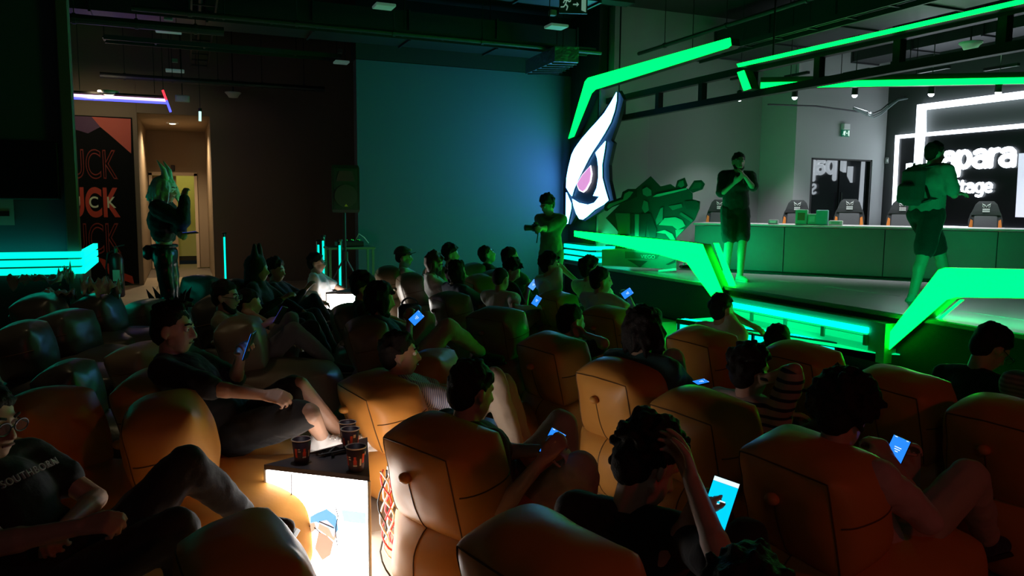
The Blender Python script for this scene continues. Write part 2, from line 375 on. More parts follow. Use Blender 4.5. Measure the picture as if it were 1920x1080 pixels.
pipe('thin pipe running over the stage toward the back wall', [(7.1, 3.8, 4.15), (7.1, 11.4, 4.15)], .03)
pipe('pale thin conduit over the counter beside the spotlights', [(9.9, 3.9, 3.72), (9.9, 10.4, 3.72)], .018, M_GREYSIDE)
pipe('dark pipe above the entrance next to the booth corner', [(-1.2, 14.9, 3.72), (2.5, 14.9, 3.72)], .05)
pipe('dark pipe near the top edge above the hanging exit sign', [(.8, 8.2, 4.45), (6.2, 8.2, 4.45)], .05)
# crosswise joists
for i, (y, lab) in enumerate(((7.2, 'nearest'), (10.3, 'second'), (13.9, 'third'))):
    MB().box((.5, y, 4.78), (11.5, .25, .36)).build('trim_%d' % (i+4), M_CEIL)['kind'] = 'structure'
# silver air outlet lit by the logo
a = PZ(985, 139, 3.75); b = PZ(1045, 139, 3.75); c = PZ(1085, 117, 3.75); dd = PZ(1040, 115, 3.75)
t = thing('air_outlet', 'silver air outlet at the ceiling above the right end of the blue wall', 'air vent', a)
MB().prism([a, b, c, dd], (0, 0, .22)).build('outlet_body', mat('silver_foil', (.45, .47, .55), .28, .9, bump=.7, bscale=14, bdist=.03), t)
for i in range(6):
    p = a.lerp(dd, (i+.5)/6); q2 = b.lerp(c, (i+.5)/6); MB().bar(p-UP*.012, q2-UP*.012, .02, .02).build('louvre', M_DUCT, t)

# ------------------------------------------------------------------ green light frame round the stage mouth
FX = 6.42
M_FRAME = mat('dark_green_frame', (.02, .06, .03), .4)
def beam(label, poly, X=FX, depth=.13, m=M_GEM, rear=None, back=None):
    pts = [PX(u, v, X) for u, v in poly]; c = sum(pts, Vector())/len(pts)
    t = thing('light_beam', label, 'light beam', c)
    MB().prism(pts, (depth, 0, 0)).build('housing', M_FRAME, t)
    sh = [p+(c-p)*0.0 for p in pts]
    MB().prism([p-Vector((.004, 0, 0)) for p in sh], (-.012, 0, 0)).build('lit_face', m, t)
    MB().prism([PX(u, v, X+depth+.004) for u, v in poly], (.012, 0, 0)).build('rear_lit_face', back or M_GREAR2, t)
    if rear: MB().prism([PX(u, v, X+depth+.01) for u, v in rear], (.015, 0, 0)).build('rear_light_edge', m, t)
    return t
beam('glowing green beam rising in a bend above the white bird logo', [(1067, 260), (1098, 153), (1104, 146), (1362, 73), (1370, 71), (1372, 85), (1366, 90), (1117, 168), (1110, 175), (1077, 256)], rear=[(1082, 256), (1112, 186), (1120, 176), (1116, 190), (1088, 258)])
beam('glowing green beam low in front of the cutout, bending down to the steps', [(1078, 433), (1290, 454), (1318, 458), (1356, 549), (1343, 566), (1289, 492), (1240, 478), (1078, 443)], rear=[(1338, 456), (1346, 456), (1378, 535), (1368, 541)], back=M_GREAR3, m=M_GEMS)
beam('glowing green beam at lower right rising from the steps and going level', [(1645, 655), (1762, 506), (1775, 502), (2010, 507), (2010, 560), (1795, 557), (1776, 562), (1668, 656)], rear=[(1710, 638), (1800, 562), (1806, 562), (1716, 638)], back=M_GREAR, m=M_GEMS)
beam('thin bright green line along the top of the long black truss', [(1383, 120), (1915, -1), (2010, -22), (2010, -15), (1915, 8), (1386, 126)])
beam('short slanted green piece hanging below the black truss', [(1384, 136), (1396, 132), (1409, 166), (1396, 170)])
p, q2 = PZ(1425, 164, 3.4), PZ(2030, 153, 3.4)
t = thing('light_beam', 'long level green beam over the stage in front of the spotlights', 'light beam', p)
MB().bar(p+UP*.06, q2+UP*.06, .12, .16).build('housing', M_FRAME, t)
n = (q2-p).cross(UP).normalized(); n = n if n.y < 0 else -n
MB().bar(p+n*.065+UP*.02, q2+n*.065+UP*.02, .012, .085).build('lit_face', M_GEM, t)
for s in (.1, .5, .9): pp = p.lerp(q2, s); MB().tube([pp+UP*.1, (pp.x, pp.y, 4.95)], .006, 6).build('hanger', M_BLACK, t)
# black truss
TXX = 6.62
t = thing('stage_truss', 'long black ladder truss hanging across the stage mouth', 'truss', (TXX, 8, 3.02))
MB().bar((TXX, 12.0, 3.04), (TXX, 3.3, 3.02), .09, .085).build('lower_chord', M_BLACK, t)
MB().bar((TXX, 12.0, 3.36), (TXX, 3.3, 3.33), .09, .09).build('upper_chord', M_BLACK, t)
for px in (1168, 1237, 1318, 1412, 1535, 1683, 1877):
    y = PX(px, 150, TXX).y; MB().bar((TXX, y, 3.03), (TXX, y, 3.35), .085, .085, Vector((1, 0, 0))).build('upright', M_BLACK, t)
for y in (11.2, 7.6, 4.2): MB().tube([(TXX, y, 3.38), (TXX, y, 4.95)], .012, 6).build('hanger', M_BLACK, t)

# ------------------------------------------------------------------ logo
LX = 6.40
def lg(pts): return [PX(1050+u/4.15, 160+v/4.154, LX) for u, v in pts]
horn = [(443, 55), (441, 120), (425, 200), (395, 290), (350, 370), (300, 450), (260, 510), (225, 570), (190, 640), (160, 700), (140, 740), (110, 810), (95, 862), (75, 835), (52, 795), (55, 720), (70, 640), (95, 540), (120, 490), (170, 420), (230, 350), (290, 285), (350, 215), (400, 135)]
cheek = [(357, 435), (345, 520), (328, 620), (330, 720), (350, 800), (378, 895), (340, 930), (270, 970), (215, 1020), (180, 1045), (155, 1040), (130, 1000), (110, 940), (100, 885), (150, 915), (220, 930), (270, 915), (310, 866), (262, 860), (290, 800), (303, 720), (303, 640), (295, 570), (280, 525)]
iris = [(240, 634), (247, 690), (238, 750), (207, 806), (185, 826), (158, 810), (144, 780), (143, 764), (182, 700)]
rim = [(243, 622), (255, 690), (244, 755), (212, 815), (186, 836), (152, 820), (136, 783), (136, 762), (178, 694)]
sliver = [(52, 835), (88, 920), (88, 960), (62, 1078), (50, 1080)]
back = [(30, 1080), (30, 780), (90, 480), (250, 300), (450, 40), (485, 110), (440, 290), (390, 430), (410, 450), (372, 620), (376, 740), (410, 900), (300, 985), (185, 1060), (120, 1010), (75, 1085)]
lo = thing('bird_logo_sign', 'white glowing bird face emblem with a pink eye at the stage corner', 'logo sign', PX(1100, 420, LX))
MB().prism([p+Vector((.02, 0, 0)) for p in lg(back)], (.06, 0, 0)).build('backing', mat('dark_blue_backing', (.012, .016, .03), .5), lo)
for nm, pl in (('horn', horn), ('cheek', cheek), ('sliver', sliver)):
    pts = lg(pl)
    MB().prism(pts, (.10, 0, 0)).build(nm+'_side', M_GREYSIDE, lo)
    MB().prism([p-Vector((.002, 0, 0)) for p in pts], (-.012, 0, 0)).build(nm, M_LEM, lo)
MB().prism([p-Vector((.002, 0, 0)) for p in lg(rim)], (-.01, 0, 0)).build('eye_rim', mat('rim_led', (.5, .5, .5), .5, emit=(.9, .85, 1), estr=1.6), lo)
MB().prism([p-Vector((.013, 0, 0)) for p in lg(iris)], (-.01, 0, 0)).build('iris', M_PEM, lo)
# plinth with three strips under the logo
def strip(label, pts, zc, h, d=.05, group=None):
    a = Vector(pts[0]); t = thing('strip_light', label, 'strip light', (a.x, a.y, zc), group)
    for i in range(len(pts)-1):
        A = Vector((*pts[i], zc)); B = Vector((*pts[i+1], zc)); MB().bar(A, B, d, h).build('light_bar', M_CEM, t)
tag(MB().prism([(6.36, 12.55, .6), (6.36, 11.62, .6), (7.02, 11.42, .6), (7.05, 12.0, .6)], (0, 0, .36)).build('logo_plinth', M_BLK2, origin=(6.6, 12, .6)), 'low black plinth under the white bird emblem', 'plinth')
ks = ('top', 'middle', 'bottom')
for i in range(3):
    strip('%s cyan strip of the three round the plinth under the white bird emblem' % ks[i], [(6.34, 12.5), (6.34, 11.60), (7.02, 11.39)], .90-.105*i, .068)
    strip('%s cyan strip of the three wrapped around the booth on the left' % ks[i], [(-3.4, 9.06), (-.98, 9.06), (-1.0, 10.7)], 1.085-.083*i, .062)

# ------------------------------------------------------------------ booth wall, poster, entrance
t = thing('television', 'black television on the booth wall above the cyan strips', 'television', (-1.62, 9.15, 1.93))
MB().box((-1.66, 9.16, 1.935), (1.02, .07, .58), bev=.008).build('casing', M_BLACK, t)
MB().box((-1.66, 9.118, 1.94), (.99, .012, .545)).build('screen', mat('tv_glass', (.006, .006, .008), .08, spec=.8), t)
MB().box((-1.66, 9.18, 1.5), (.1, .02, .05)).build('wall_bracket', M_BLACK, t)
a = PY(0, 397, 9.18)
tag(MB().box((a.x, 9.18, a.z), (.24, .006, .27)).build('paper_notice', mat('grey_paper', (.42, .43, .42), .8), origin=a), 'pale paper sheet stuck on the booth wall below the television', 'paper')
# banner poster
PYY = 16.59
M_PBLK = mat('banner_black', (.006, .007, .007), .8, spec=.1); M_PRED = mat('banner_red', (.55, .05, .025), .6); M_POUT = mat('banner_outline_red', (.25, .03, .02), .6)
t = thing('banner', 'tall black banner with red UCK lettering left of the niche', 'banner', (-1.42, PYY, 0))
MB().box((-1.43, PYY, 1.62), (1.2, .02, 3.16)).build('sheet', M_PBLK, t)
def pyp(l, off): return [PY(x, y, PYY-off) for x, y in l]
MB().prism(pyp([(172, 219), (245, 223), (246, 288), (228, 272), (205, 252), (188, 238)], .012), (0, .003, 0)).build('red_corner', mat('banner_corner_red', (.50, .07, .04), .6), t)
MB().prism(pyp([(132, 217), (172, 219), (188, 238), (165, 250), (132, 240)], .012), (0, .003, 0)).build('purple_corner', mat('banner_purple', (.06, .012, .07), .6), t)
MB().prism(pyp([(183, 482), (197, 487), (215, 508), (235, 513), (248, 518), (252, 533), (236, 527), (213, 523), (200, 510)], .012), (0, .003, 0)).build('red_ribbon', M_PRED, t)
def fit_text(name, body, m, parent, x0, y0, x1, y1, Y, outline=0., offset=0., spacing=1.):
    A = PY(x0, y0, Y); B = PY(x1, y1, Y); w = abs(B.x-A.x); h = abs(B.z-A.z)
    o = text_mesh(name, body, m, None, Matrix.Identity(4), 1., .004, offset, outline, 0, spacing)
    co = np.array([v.co for v in o.data.vertices]); lo_, hi = co.min(0), co.max(0)
    sx, sy = w/(hi[0]-lo_[0]), h/(hi[1]-lo_[1])
    cx, cy = (lo_[0]+hi[0])/2, (lo_[1]+hi[1])/2; C = (A+B)/2
    M = Matrix.Translation(C-root_off(parent)) @ frame(Vector((1, 0, 0)), UP, Vector((0, -1, 0)), Vector((0, 0, 0))) @ Matrix.Diagonal((sx, sy, 1, 1)) @ Matrix.Translation((-cx, -cy, 0))
    o.data.transform(M); o.parent = parent; return o
fit_text('outlined_letters', 'UCK', M_POUT, t, 128, 278, 222, 337, PYY-.014, outline=.018)
fit_text('solid_letters', 'UCK', M_PRED, t, 126, 350, 226, 408, PYY-.014, offset=.03)
fit_text('outlined_letters', 'UCK', M_POUT, t, 133, 418, 228, 476, PYY-.014, outline=.018)
fit_text('small_white_letters', 'U  C  K', mat('banner_white', (.75, .8, .6), .6), t, 133, 368, 218, 390, PYY-.022, offset=.012)
# entrance light tubes
Yt = 14.4
M_VIO = mat('violet_tube', (.5, .4, .5), .4, emit=(.75, .38, 1.), estr=3.2); M_BLU = mat('blue_tube', (.1, .1, .5), .4, emit=(.06, .07, 1.), estr=3.0); M_RED = mat('red_tube', (.5, .05, .05), .4, emit=(1., .03, .05), estr=2.2)
t = thing('colour_tube_light', 'violet and blue light tube along the entrance ceiling at left', 'tube light', PY(220, 182, Yt))
for nm, m, dz in (('violet_tube', M_VIO, 0.0), ('blue_tube', M_BLU, .042)):
    MB().tube([PY(128, 178, Yt)-UP*dz, PY(312, 188, Yt)-UP*dz], .022, 8).build(nm, m, t)
MB().bar(PY(128, 176, Yt)+UP*.04, PY(312, 186, Yt)+UP*.04, .05, .03).build('housing', M_BLACK, t)
for q_ in (150, 290): p = PY(q_, 178, Yt); MB().tube([p+UP*.02, (p.x, p.y, 4.95)], .006, 6).build('wire', M_BLACK, t)
t = thing('colour_tube_light', 'short crossing tube, red above and blue below, at the entrance', 'tube light', PY(313, 190, Yt-.05))
MB().tube([PY(305, 169, Yt-.06), PY(312, 188, Yt-.06)], .018, 8).build('red_tube', M_RED, t)
MB().tube([PY(312, 188, Yt-.06), PY(320, 210, Yt-.06)], .018, 8).build('blue_tube', M_BLU, t)
p = PY(306, 170, Yt-.06); MB().tube([p, (p.x, p.y, 4.95)], .006, 6).build('wire', M_BLACK, t)
M_WARM = mat('warm_lamp_face', (.6, .6, .5), .5, emit=(1, .85, .5), estr=9)
def downlight(label, c, r):
    t = thing('downlight', label, 'ceiling light', c)
    MB().lathe([(r*1.25, 0), (r*1.25, .05), (r*.9, .06), (r*.9, .02), (r*1.25, 0)], c).build('ring', M_WHITE, t, True)
    MB().lathe([(r*.9, .01), (r*.5, -.008), (.01, -.015)], c).build('lens', M_WARM, t, True)
downlight('bright warm lamp at the violet entrance tube', PY(204, 177, 14.5), .13)
downlight('warm round downlight in the ceiling of the niche', Vector((-.14, 18.3, 3.27)), .10)
t = thing('pendant_tube', 'small white light tube hanging upright before the niche', 'pendant light', PY(375, 216, 14.8))
MB().tube([PY(375, 209, 14.8), PY(375, 227, 14.8)], .022, 8).build('tube', mat('white_tube', (.6, .6, .6), .4, emit=(.6, 1, .9), estr=1.2), t)
MB().tube([PY(375, 209, 14.8), PY(375, 203, 14.8)], .03, 8).build('cap', M_BLACK, t)
p = PY(375, 203, 14.8); MB().tube([p, (p.x, p.y, 4.95)], .006, 6).build('cord', M_BLACK, t)
# ceiling lamps (unlit flat panels on small boxes, faint emission added to brighten them)
M_PANEL = mat('pale_panel_added_glow', (.55, .58, .56), .4, emit=(.45, .9, .75), estr=.07)
def panel(label, px, py, w, z=3.95, ln=.22):
    c = PZ(px, py, z); wd_ = w*c.length/F*1.0; t = thing('emergency_light', label, 'ceiling lamp', c)
    MB().box(c, (wd_, ln, .035), bev=.006).build('diffuser', M_PANEL, t)
    MB().box(c+Vector((.0, .12, .20)), (wd_*.34, .08, .07), bev=.006).build('driver_box', mat('grey_plastic', (.3, .32, .3), .5), t)
    for s in (-.3, .3): MB().tube([c+Vector((wd_*s, .05, .01)), (c.x+wd_*s, c.y+.05, 4.95)], .006, 6).build('wire', M_BLACK, t)
panel('pale flat ceiling lamp at the top edge left of centre', 720, 12, 33)
panel('pale flat ceiling lamp below the hanging exit sign', 1043, 50, 33)
panel('pale flat ceiling lamp at the left end of the blue wall top', 640, 117, 24)
panel('pale flat ceiling lamp at the middle of the blue wall top', 908, 139, 20)
panel('pale flat ceiling lamp at upper left beside the cable tray', 316, 58, 38)
panel('narrow pale ceiling lamp at left beneath the cable tray', 328, 133, 28)
t = thing('junction_box', 'pale square box on the wall top left of the smoke detector', 'junction box', PY(342, 185, 15.2))
MB().box(PY(342, 185, 15.2), (.24, .1, .12), bev=.01).build('box_body', mat('beige_plastic', (.55, .6, .45), .5), t)
p = PY(342, 185, 15.2); MB().tube([p+UP*.05, (p.x, p.y, 4.95)], .01, 6).build('stem', M_BLACK, t); MB().box(PY(342, 185, 15.2)-Vector((0, .055, 0)), (.2, .012, .09), bev=.004).build('lid', mat('beige_plastic'), t)
def detector(label, px, py, z, r):
    c = PZ(px, py, z); t = thing('smoke_detector', label, 'detector', c)
    MB().lathe([(r*.25, -r*.55), (r*.6, -r*.5), (r*.8, -r*.15), (r, 0), (r, r*.12), (r*.3, r*.15)], c).build('dome', M_WHITE, t, True)
    MB().lathe([(r*1.08, r*.1), (r*1.08, r*.2), (r*.3, r*.2)], c).build('base', M_WHITE, t, True)
    MB().tube([c+UP*r*.2, (c.x, c.y, 4.95)], .012, 6).build('stem', M_BLACK, t)
detector('round white ceiling detector above the middle of the blue wall', 842, 132, 3.95, .11)
detector('white dome detector above the brown wall', 437, 176, 3.7, .14)
detector('round white access point over the right side of the stage', 1820, 83, 3.9, .14)
# exit signs with a running man
M_SGRN = mat('sign_green', (.0, .12, .07), .5, emit=(.0, .25, .13), estr=.25); M_SDK = mat('sign_dark', (.02, .06, .05), .5); M_SWH = mat('sign_white', (.8, .85, .8), .5, emit=(.5, .9, .75), estr=.22)
M_SWH2 = mat('sign_white_lit', (.8, .85, .8), .5, emit=(.7, 1., .85), estr=.7)
def man(mb, o, x, s, n):                # o centre, x right axis, s unit, n thickness dir
    def P(u, v): return o+x*(u*s)+UP*(v*s)
    mb.tube([P(.12, .42), P(.13, .43)], .075*s, 8)
    for pts in ([(.05, .3), (-.05, .0)], [(-.05, 0), (.1, -.15), (.02, -.4)], [(-.05, 0), (-.17, -.18), (-.38, -.2)], [(.05, .27), (.22, .16), (.3, .25)], [(.05, .27), (-.12, .24), (-.2, .08)]):
        for i in range(len(pts)-1): mb.bar(P(*pts[i]), P(*pts[i+1]), .012, .09*s, n)
def exit_sign(label, c, x, w, h, top, lit):
    n = UP.cross(x); n = -x.cross(UP); n = x.cross(UP).normalized()
    if n.y > 0: n = -n
    R = Matrix((x, n, UP)).transposed()
    t = thing('exit_sign', label, 'exit sign', c)
    MB().box(c, (w, .03, h), R).build('panel', M_SGRN if lit else M_SDK, t)
    a = MB(); man(a, c+n*.02-x*w*.26, x, h*.85, n); a.build('running_man', M_SWH2 if lit else M_SWH, t)
    a = MB(); f = c+n*.02
    a.bar(f-x*w*.02, f+x*w*.12, .012, h*.08, n); a.prism([f+x*w*.11+UP*h*.13, f+x*w*.11-UP*h*.13, f+x*w*.19], n*.006)
    a.build('arrow', M_SWH2 if lit else M_SWH, t)
    a = MB(); a.prism([f+x*w*.28+UP*h*.38, f+x*w*.44+UP*h*.42, f+x*w*.44-UP*h*.42, f+x*w*.28-UP*h*.32], n*.006); a.build('doorway', M_SWH2 if lit else M_SWH, t)
    if top: MB().box(c+UP*(h*.5+.06), (w*.95, .08, .11), R, bev=.01).build('lamp_case', M_WHITE, t)
    else:
        for s in (-.4, .4): pp = c+x*w*s+UP*h*.5; MB().tube([pp, (pp.x, pp.y, 4.95)], .006, 6).build('wire', M_BLACK, t)
exit_sign('dark hanging exit sign with running man and arrow at the top edge', PZ(1075, 9, 3.95), heading(85), .33, .20, False, False)
exit_sign('small lit green exit sign on the grey wall over the glass door', PY(1585, 250, 10.66), Vector((1, 0, 0)), .16, .12, True, True)
t = thing('wall_switch', 'small pale switch on the dark wall beside the screen frame', 'switch', PX(1663, 301, 12.03))
MB().box(PX(1663, 301, 12.03), (.02, .07, .11), bev=.004).build('plate', mat('grey_plastic', (.3, .32, .3), .5), t); MB().box(PX(1663, 301, 12.01), (.015, .03, .05)).build('rocker', M_WHITE, t)

C0 = Vector((7.66, 10.46, 0)); CD = Vector((1.91, -2.38, 0)).normalized(); CN = Vector((-CD.y, CD.x, 0)); CN = -CN if CN.x > 0 else CN
def on_counter(px, back): # point on counter top under a pixel column
    best = None
    for i in range(1200):
        s = i*.005; p = C0+CD*s-CN*back
        r = ray(px, 420); d = p.x*r.y-p.y*r.x
        if best is None or abs(d) < best[0]: best = (abs(d), p)
    return best[1]+UP*1.36
# ------------------------------------------------------------------ stage spotlights
SP = [(1377, 187, .22), (1479, 184, .25), (1589, 180, .28), (1730, 178, .28), (1853, 175, .28)]
lab = ['leftmost of the five stage spotlights, above the presenter', 'second stage spotlight from the left, above the dark wall corner', 'stage spotlight above the lit green exit sign', 'stage spotlight at the corner of the thick white screen frame', 'rightmost of the five stage spotlights, over the screen']
M_SPOT = mat('spot_lens', (.7, .7, .7), .3, emit=(.85, .92, 1), estr=14)
for (px, py, s), lb in zip(SP, lab):
    c = on_counter(px, .62); c.z = W(px, py, c.x*math.sin(YAW)+c.y*math.cos(YAW)).z; t = thing('spotlight', lb, 'spotlight', c)
    dr = (heading(8)*.1-UP).normalized()
    MB().tube([c+dr*.02, c-dr*.10, c-dr*.12], [.05, .045, .02], 12).build('housing', M_BLACK, t)
    MB().sph(c+dr*.02, .042, 12).build('lens', M_SPOT, t, True)
    MB().tube([c-dr*.06, (c.x+.02, c.y+.0, 4.95)], .008, 6).build('bracket', M_CHROME, t)
    MB().box((c.x+.02, c.y, c.z+.33), (.06, .5, .04)).build('track_piece', M_BLACK, t)
    l = lamp('spot_beam', 'SPOT', c+dr*.06, 150, (.93, .96, 1.), c+dr*.06+heading(8)*.25-UP*2.2, .04, 95, .7); 
    if px == 1377: l.data.energy = 90
# bundled cables near the exit sign
t = thing('cable_arch', 'bundled silver cables hanging in an arch near the exit sign', 'cable', PY(1660, 205, 10.4))
for k_, off in enumerate((0, 5, 9)):
    MB().tube([PY(x, y+off*(1 if i in (1, 2, 3) else .5), 10.35-.03*k_) for i, (x, y) in enumerate([(1600, 200), (1638, 212), (1652, 206), (1668, 192), (1684, 184), (1714, 178)])], .012, 6).build('cable', M_CHROME if k_ == 0 else M_GREYSIDE, t)
MB().box(PY(1628, 214, 10.35), (.09, .06, .07), bev=.01).build('clamp', M_CHROME, t)
MB().tube([PY(1440, 196, 10.4), PY(1530, 199, 10.4), PY(1628, 212, 10.4)], .014, 6).build('cable', M_DUCT, t)

# ------------------------------------------------------------------ lit screen sign on the far right
SX = 12.03
t = thing('screen_sign', 'lit white frames and lettering reading papara Stage on the dark wall', 'sign', PX(1800, 330, SX))
def sbar(nm, pts, m=M_WEM, dx=.06): MB().prism([PX(u, v, SX-.0) for u, v in pts], (-dx, 0, 0)).build(nm, m, t)
sbar('panel', [(1684, 258), (2030, 226), (2030, 436), (1676, 426)], mat('sign_panel_black', (.006, .006, .008), .3), .02)
sbar('thin_frame', [(1683, 254), (2030, 222), (2030, 231), (1688, 260)])
sbar('thin_frame', [(1683, 254), (1688, 258), (1680, 424), (1675, 424)])
sbar('thin_frame', [(1675, 420), (2030, 432), (2030, 437), (1675, 425)])
sbar('thick_frame', [(1727, 197), (1737, 205), (1737, 250), (1731, 312), (1720, 318)], dx=.1)
sbar('thick_frame', [(1727, 197), (2030, 158), (2030, 172), (1737, 206)], dx=.1)
sbar('short_bar', [(1705, 307), (1713, 306), (1712, 326), (1703, 340)], dx=.08)
sbar('white_panel', [(1916, 288), (2030, 282), (2030, 410), (1909, 407)], mat('soft_white_panel', (.6, .6, .6), .5, emit=(.72, .75, .95), estr=.9), .07)
GL = {'p': (1.12, [[(0, -.5), (0, 1)], 'O']), 'a': (1.12, [[(.8, 0), (.8, .6), (.75, .84), (.6, .97), (.4, 1), (.2, .97), (.06, .9)], [(.4+.40*math.cos(q*math.pi/8), .30+.30*math.sin(q*math.pi/8)) for q in range(17)]]),
 'r': (.70, [[(0, 0), (0, 1)], [(0, .55), (.08, .82), (.25, .96), (.45, 1)]]), 'S': (1.06, [[(.75, 1.2), (.6, 1.33), (.38, 1.36), (.15, 1.28), (.05, 1.08), (.14, .85), (.4, .72), (.66, .58), (.76, .32), (.65, .1), (.4, 0), (.15, .05), (.02, .18)]]),
 't': (.78, [[(.2, 1.3), (.2, .3), (.28, .08), (.5, 0)], [(0, .95), (.48, .95)]]), 'g': (1.12, [[(.8, 1), (.8, -.2), (.7, -.42), (.4, -.5), (.1, -.42)], 'O']),
 'e': (1.1, [[(.02, .5), (.8, .5), (.75, .78), (.55, .97), (.4, 1), (.2, .94), (.04, .7), (0, .5), (.05, .25), (.2, .06), (.42, 0), (.72, .1)]])}
def sign_text(body, x0, x1, ytop, ybase, r):
    A = PX(x0, ybase, SX-.05); Bq = PX(x1, ybase, SX-.05); z0 = (A.z+Bq.z)/2; k = abs(PX((x0+x1)/2, ytop, SX-.05).z-PX((x0+x1)/2, ybase, SX-.05).z)
    adv = sum(GL[c][0] for c in body)-.3; kx = abs(A.y-Bq.y)/adv; u = 0
    for c in body:
        mb = MB()
        for st_ in GL[c][1]:
            if st_ == 'O': st_ = [(.4+.4*math.cos(q*math.pi/8), .5+.5*math.sin(q*math.pi/8)) for q in range(17)]
            pts = [Vector((SX-.05, A.y-(u+x)*kx, z0+y*k)) for x, y in st_]
            mb.tube(pts, r*k, 8)
            for p in (pts[0], pts[-1]): mb.sph(p, r*k, 8)
        mb.build('letter', M_WEM, t, True); u += GL[c][0]
sign_text('papara', 1741, 1900, 284, 313, .17)
sign_text('Stage', 1785, 1859, 344, 360, .16)

# ------------------------------------------------------------------ counter on the stage
t = thing('stage_counter', 'long dark counter with a pale top edge across the stage', 'counter', C0+UP*.6)
L = 5.6; Rm = Matrix((CD, -CN, UP)).transposed()
MB().box(C0+CD*L/2-CN*.36+UP*(.6+.36), (L, .66, .70), Rm).build('carcass', M_BLK2, t)
for i in range(4):
    MB().box(C0+CD*(.7+1.4*i)-CN*.012+UP*(.6+.375), (1.39, .024, .69), Rm, bev=.003).build('front_panel', mat('counter_panel', (.17, .17, .17), .35), t)
MB().box(C0+CD*L/2-CN*.36+UP*1.345, (L+.04, .76, .03), Rm, bev=.006).build('top', mat('counter_top', (.55, .55, .53), .35), t)
MB().box(C0+CD*L/2-CN*.05+UP*.63, (L, .04, .06), Rm).build('plinth', M_BLACK, t)
def goods(label, px, w, d, h, m, m2, back=.12):
    c = on_counter(px, back); t = thing('carton', label, 'box', c)
    MB().box(c+UP*h/2, (w, d, h), Rm, bev=.004).build('box_body', m, t)
    MB().box(c+UP*h*.55+CN*(d/2+.002), (w*.62, .004, h*.5), Rm).build('print_panel', m2, t)
    MB().box(c+UP*(h+.003), (w*.9, d*.3, .006), Rm).build('tape', M_WHITE, t)
gA = mat('green_card', (.20, .42, .28), .5); gB = mat('brown_print', (.25, .12, .04), .6); gC = mat('teal_card', (.12, .42, .36), .5); gD = mat('pale_card', (.5, .6, .52), .5)
goods('green carton with a brown print on the counter, left of the group', 1503, .17, .14, .23, gA, gB)
goods('small square green carton between two taller cartons on the counter', 1523, .125, .12, .165, gA, gD)
goods('teal carton on the counter beside the small green carton', 1541, .165, .14, .225, gC, gC)
goods('flat pale green box on the counter before the second gaming chair', 1567, .19, .13, .07, gD, gA)
goods('low grey box at the left of the counter items', 1450, .14, .12, .065, mat('grey_card', (.25, .28, .27), .5), gD)
# ------------------------------------------------------------------ gaming chairs
M_SEATB = mat('black_chair_fabric', (.035, .037, .04), .5, bump=.2, bscale=80); M_OR = mat('orange_insert', (.85, .27, .05), .5); M_EMB = mat('white_embroidery', (.75, .78, .76), .6)
def gaming_chair():
    t = thing('gaming_chair', '', 'gaming chair', (0, 0, 0))
    def col(sec, nm, m, dy=0):          # sections z, half width, y front, y back
        mb = MB(); n = len(sec); vs = []
        for z, w, y0, y1 in sec: vs += [(-w, y0+dy, z), (w, y0+dy, z), (w, y1+dy, z), (-w, y1+dy, z)]
        fs = [[k*4+i, k*4+(i+1) % 4, (k+1)*4+(i+1) % 4, (k+1)*4+i] for k in range(n-1) for i in range(4)]+[[3, 2, 1, 0], [(n-1)*4+i for i in range(4)]]
        mb.add(vs, fs); return mb.build(nm, m, t)
    col([(.48, .17, .2, .26), (.75, .165, .24, .30), (.99, .155, .28, .34)], 'back_pad', mat('grey_chair_fabric', (.10, .105, .11), .5, bump=.2, bscale=80))
    col([(.99, .205, .27, .35), (1.05, .19, .27, .36), (1.16, .15, .28, .37), (1.21, .10, .29, .37)], 'headrest', M_SEATB)
    col([(.45, .21, .21, .31), (.7, .23, .25, .34), (.9, .24, .28, .36), (1.0, .215, .29, .37), (1.20, .105, .31, .38)], 'back_shell', M_SEATB)
    for s in (-1, 1):
        mb = MB(); mb.prism([(s*.165, .2, .5), (s*.215, .16, .55), (s*.235, .2, .80), (s*.20, .25, .94), (s*.165, .26, .9)], (0, .06, 0)); mb.build('wing', M_SEATB, t)
        mb = MB(); mb.prism([(s*.170, .15, .60), (s*.205, .13, .62), (s*.226, .15, .80), (s*.208, .17, .92), (s*.176, .18, .90)], (0, -.012, 0)); mb.build('orange_insert', M_OR, t)
        MB().bar((s*.28, .05, .66), (s*.28, -.2, .66), .07, .03).build('armrest', M_SEATB, t); MB().bar((s*.28, -.02, .65), (s*.24, -.02, .45), .03, .04).build('arm_post', M_BLACK, t)
    MB().box((0, -.04, .45), (.5, .5, .12), bev=.04).build('seat', M_SEATB, t, True)
    MB().lathe([(.03, .1), (.03, .4)], (0, 0, 0), 10).build('column', M_CHROME, t)
    for k in range(5):
        a = k*2*math.pi/5; p = Vector((math.cos(a)*.28, math.sin(a)*.28, .07)); MB().bar((0, 0, .11), p, .05, .035).build('foot', M_BLACK, t); MB().sph(p-UP*.035, .032, 8).build('caster', M_BLACK, t)
    mb = MB()                            # bird mask emblem
    def E(pts): mb.prism([(x, .275, z) for x, z in pts], (0, -.012, 0))
    for s in (-1, 1):
        E([(s*.062, 1.185), (s*.045, 1.165), (s*.015, 1.15), (s*.004, 1.135), (s*.02, 1.135), (s*.05, 1.15)])
        E([(s*.058, 1.16), (s*.05, 1.115), (s*.022, 1.105), (s*.046, 1.125)]); E([(s*.018, 1.128), (s*.036, 1.118), (s*.02, 1.118)])
    E([(-.008, 1.13), (.008, 1.13), (0, 1.105)])
    mb.build('emblem', M_EMB, t)
    mb = MB()
    for r in range(2):
        for i in range(6): mb.box((-.042+.0168*i, .262, 1.078-.032*r), (.013, .01, .024))
    mb.build('lettering', M_EMB, t)
    return t
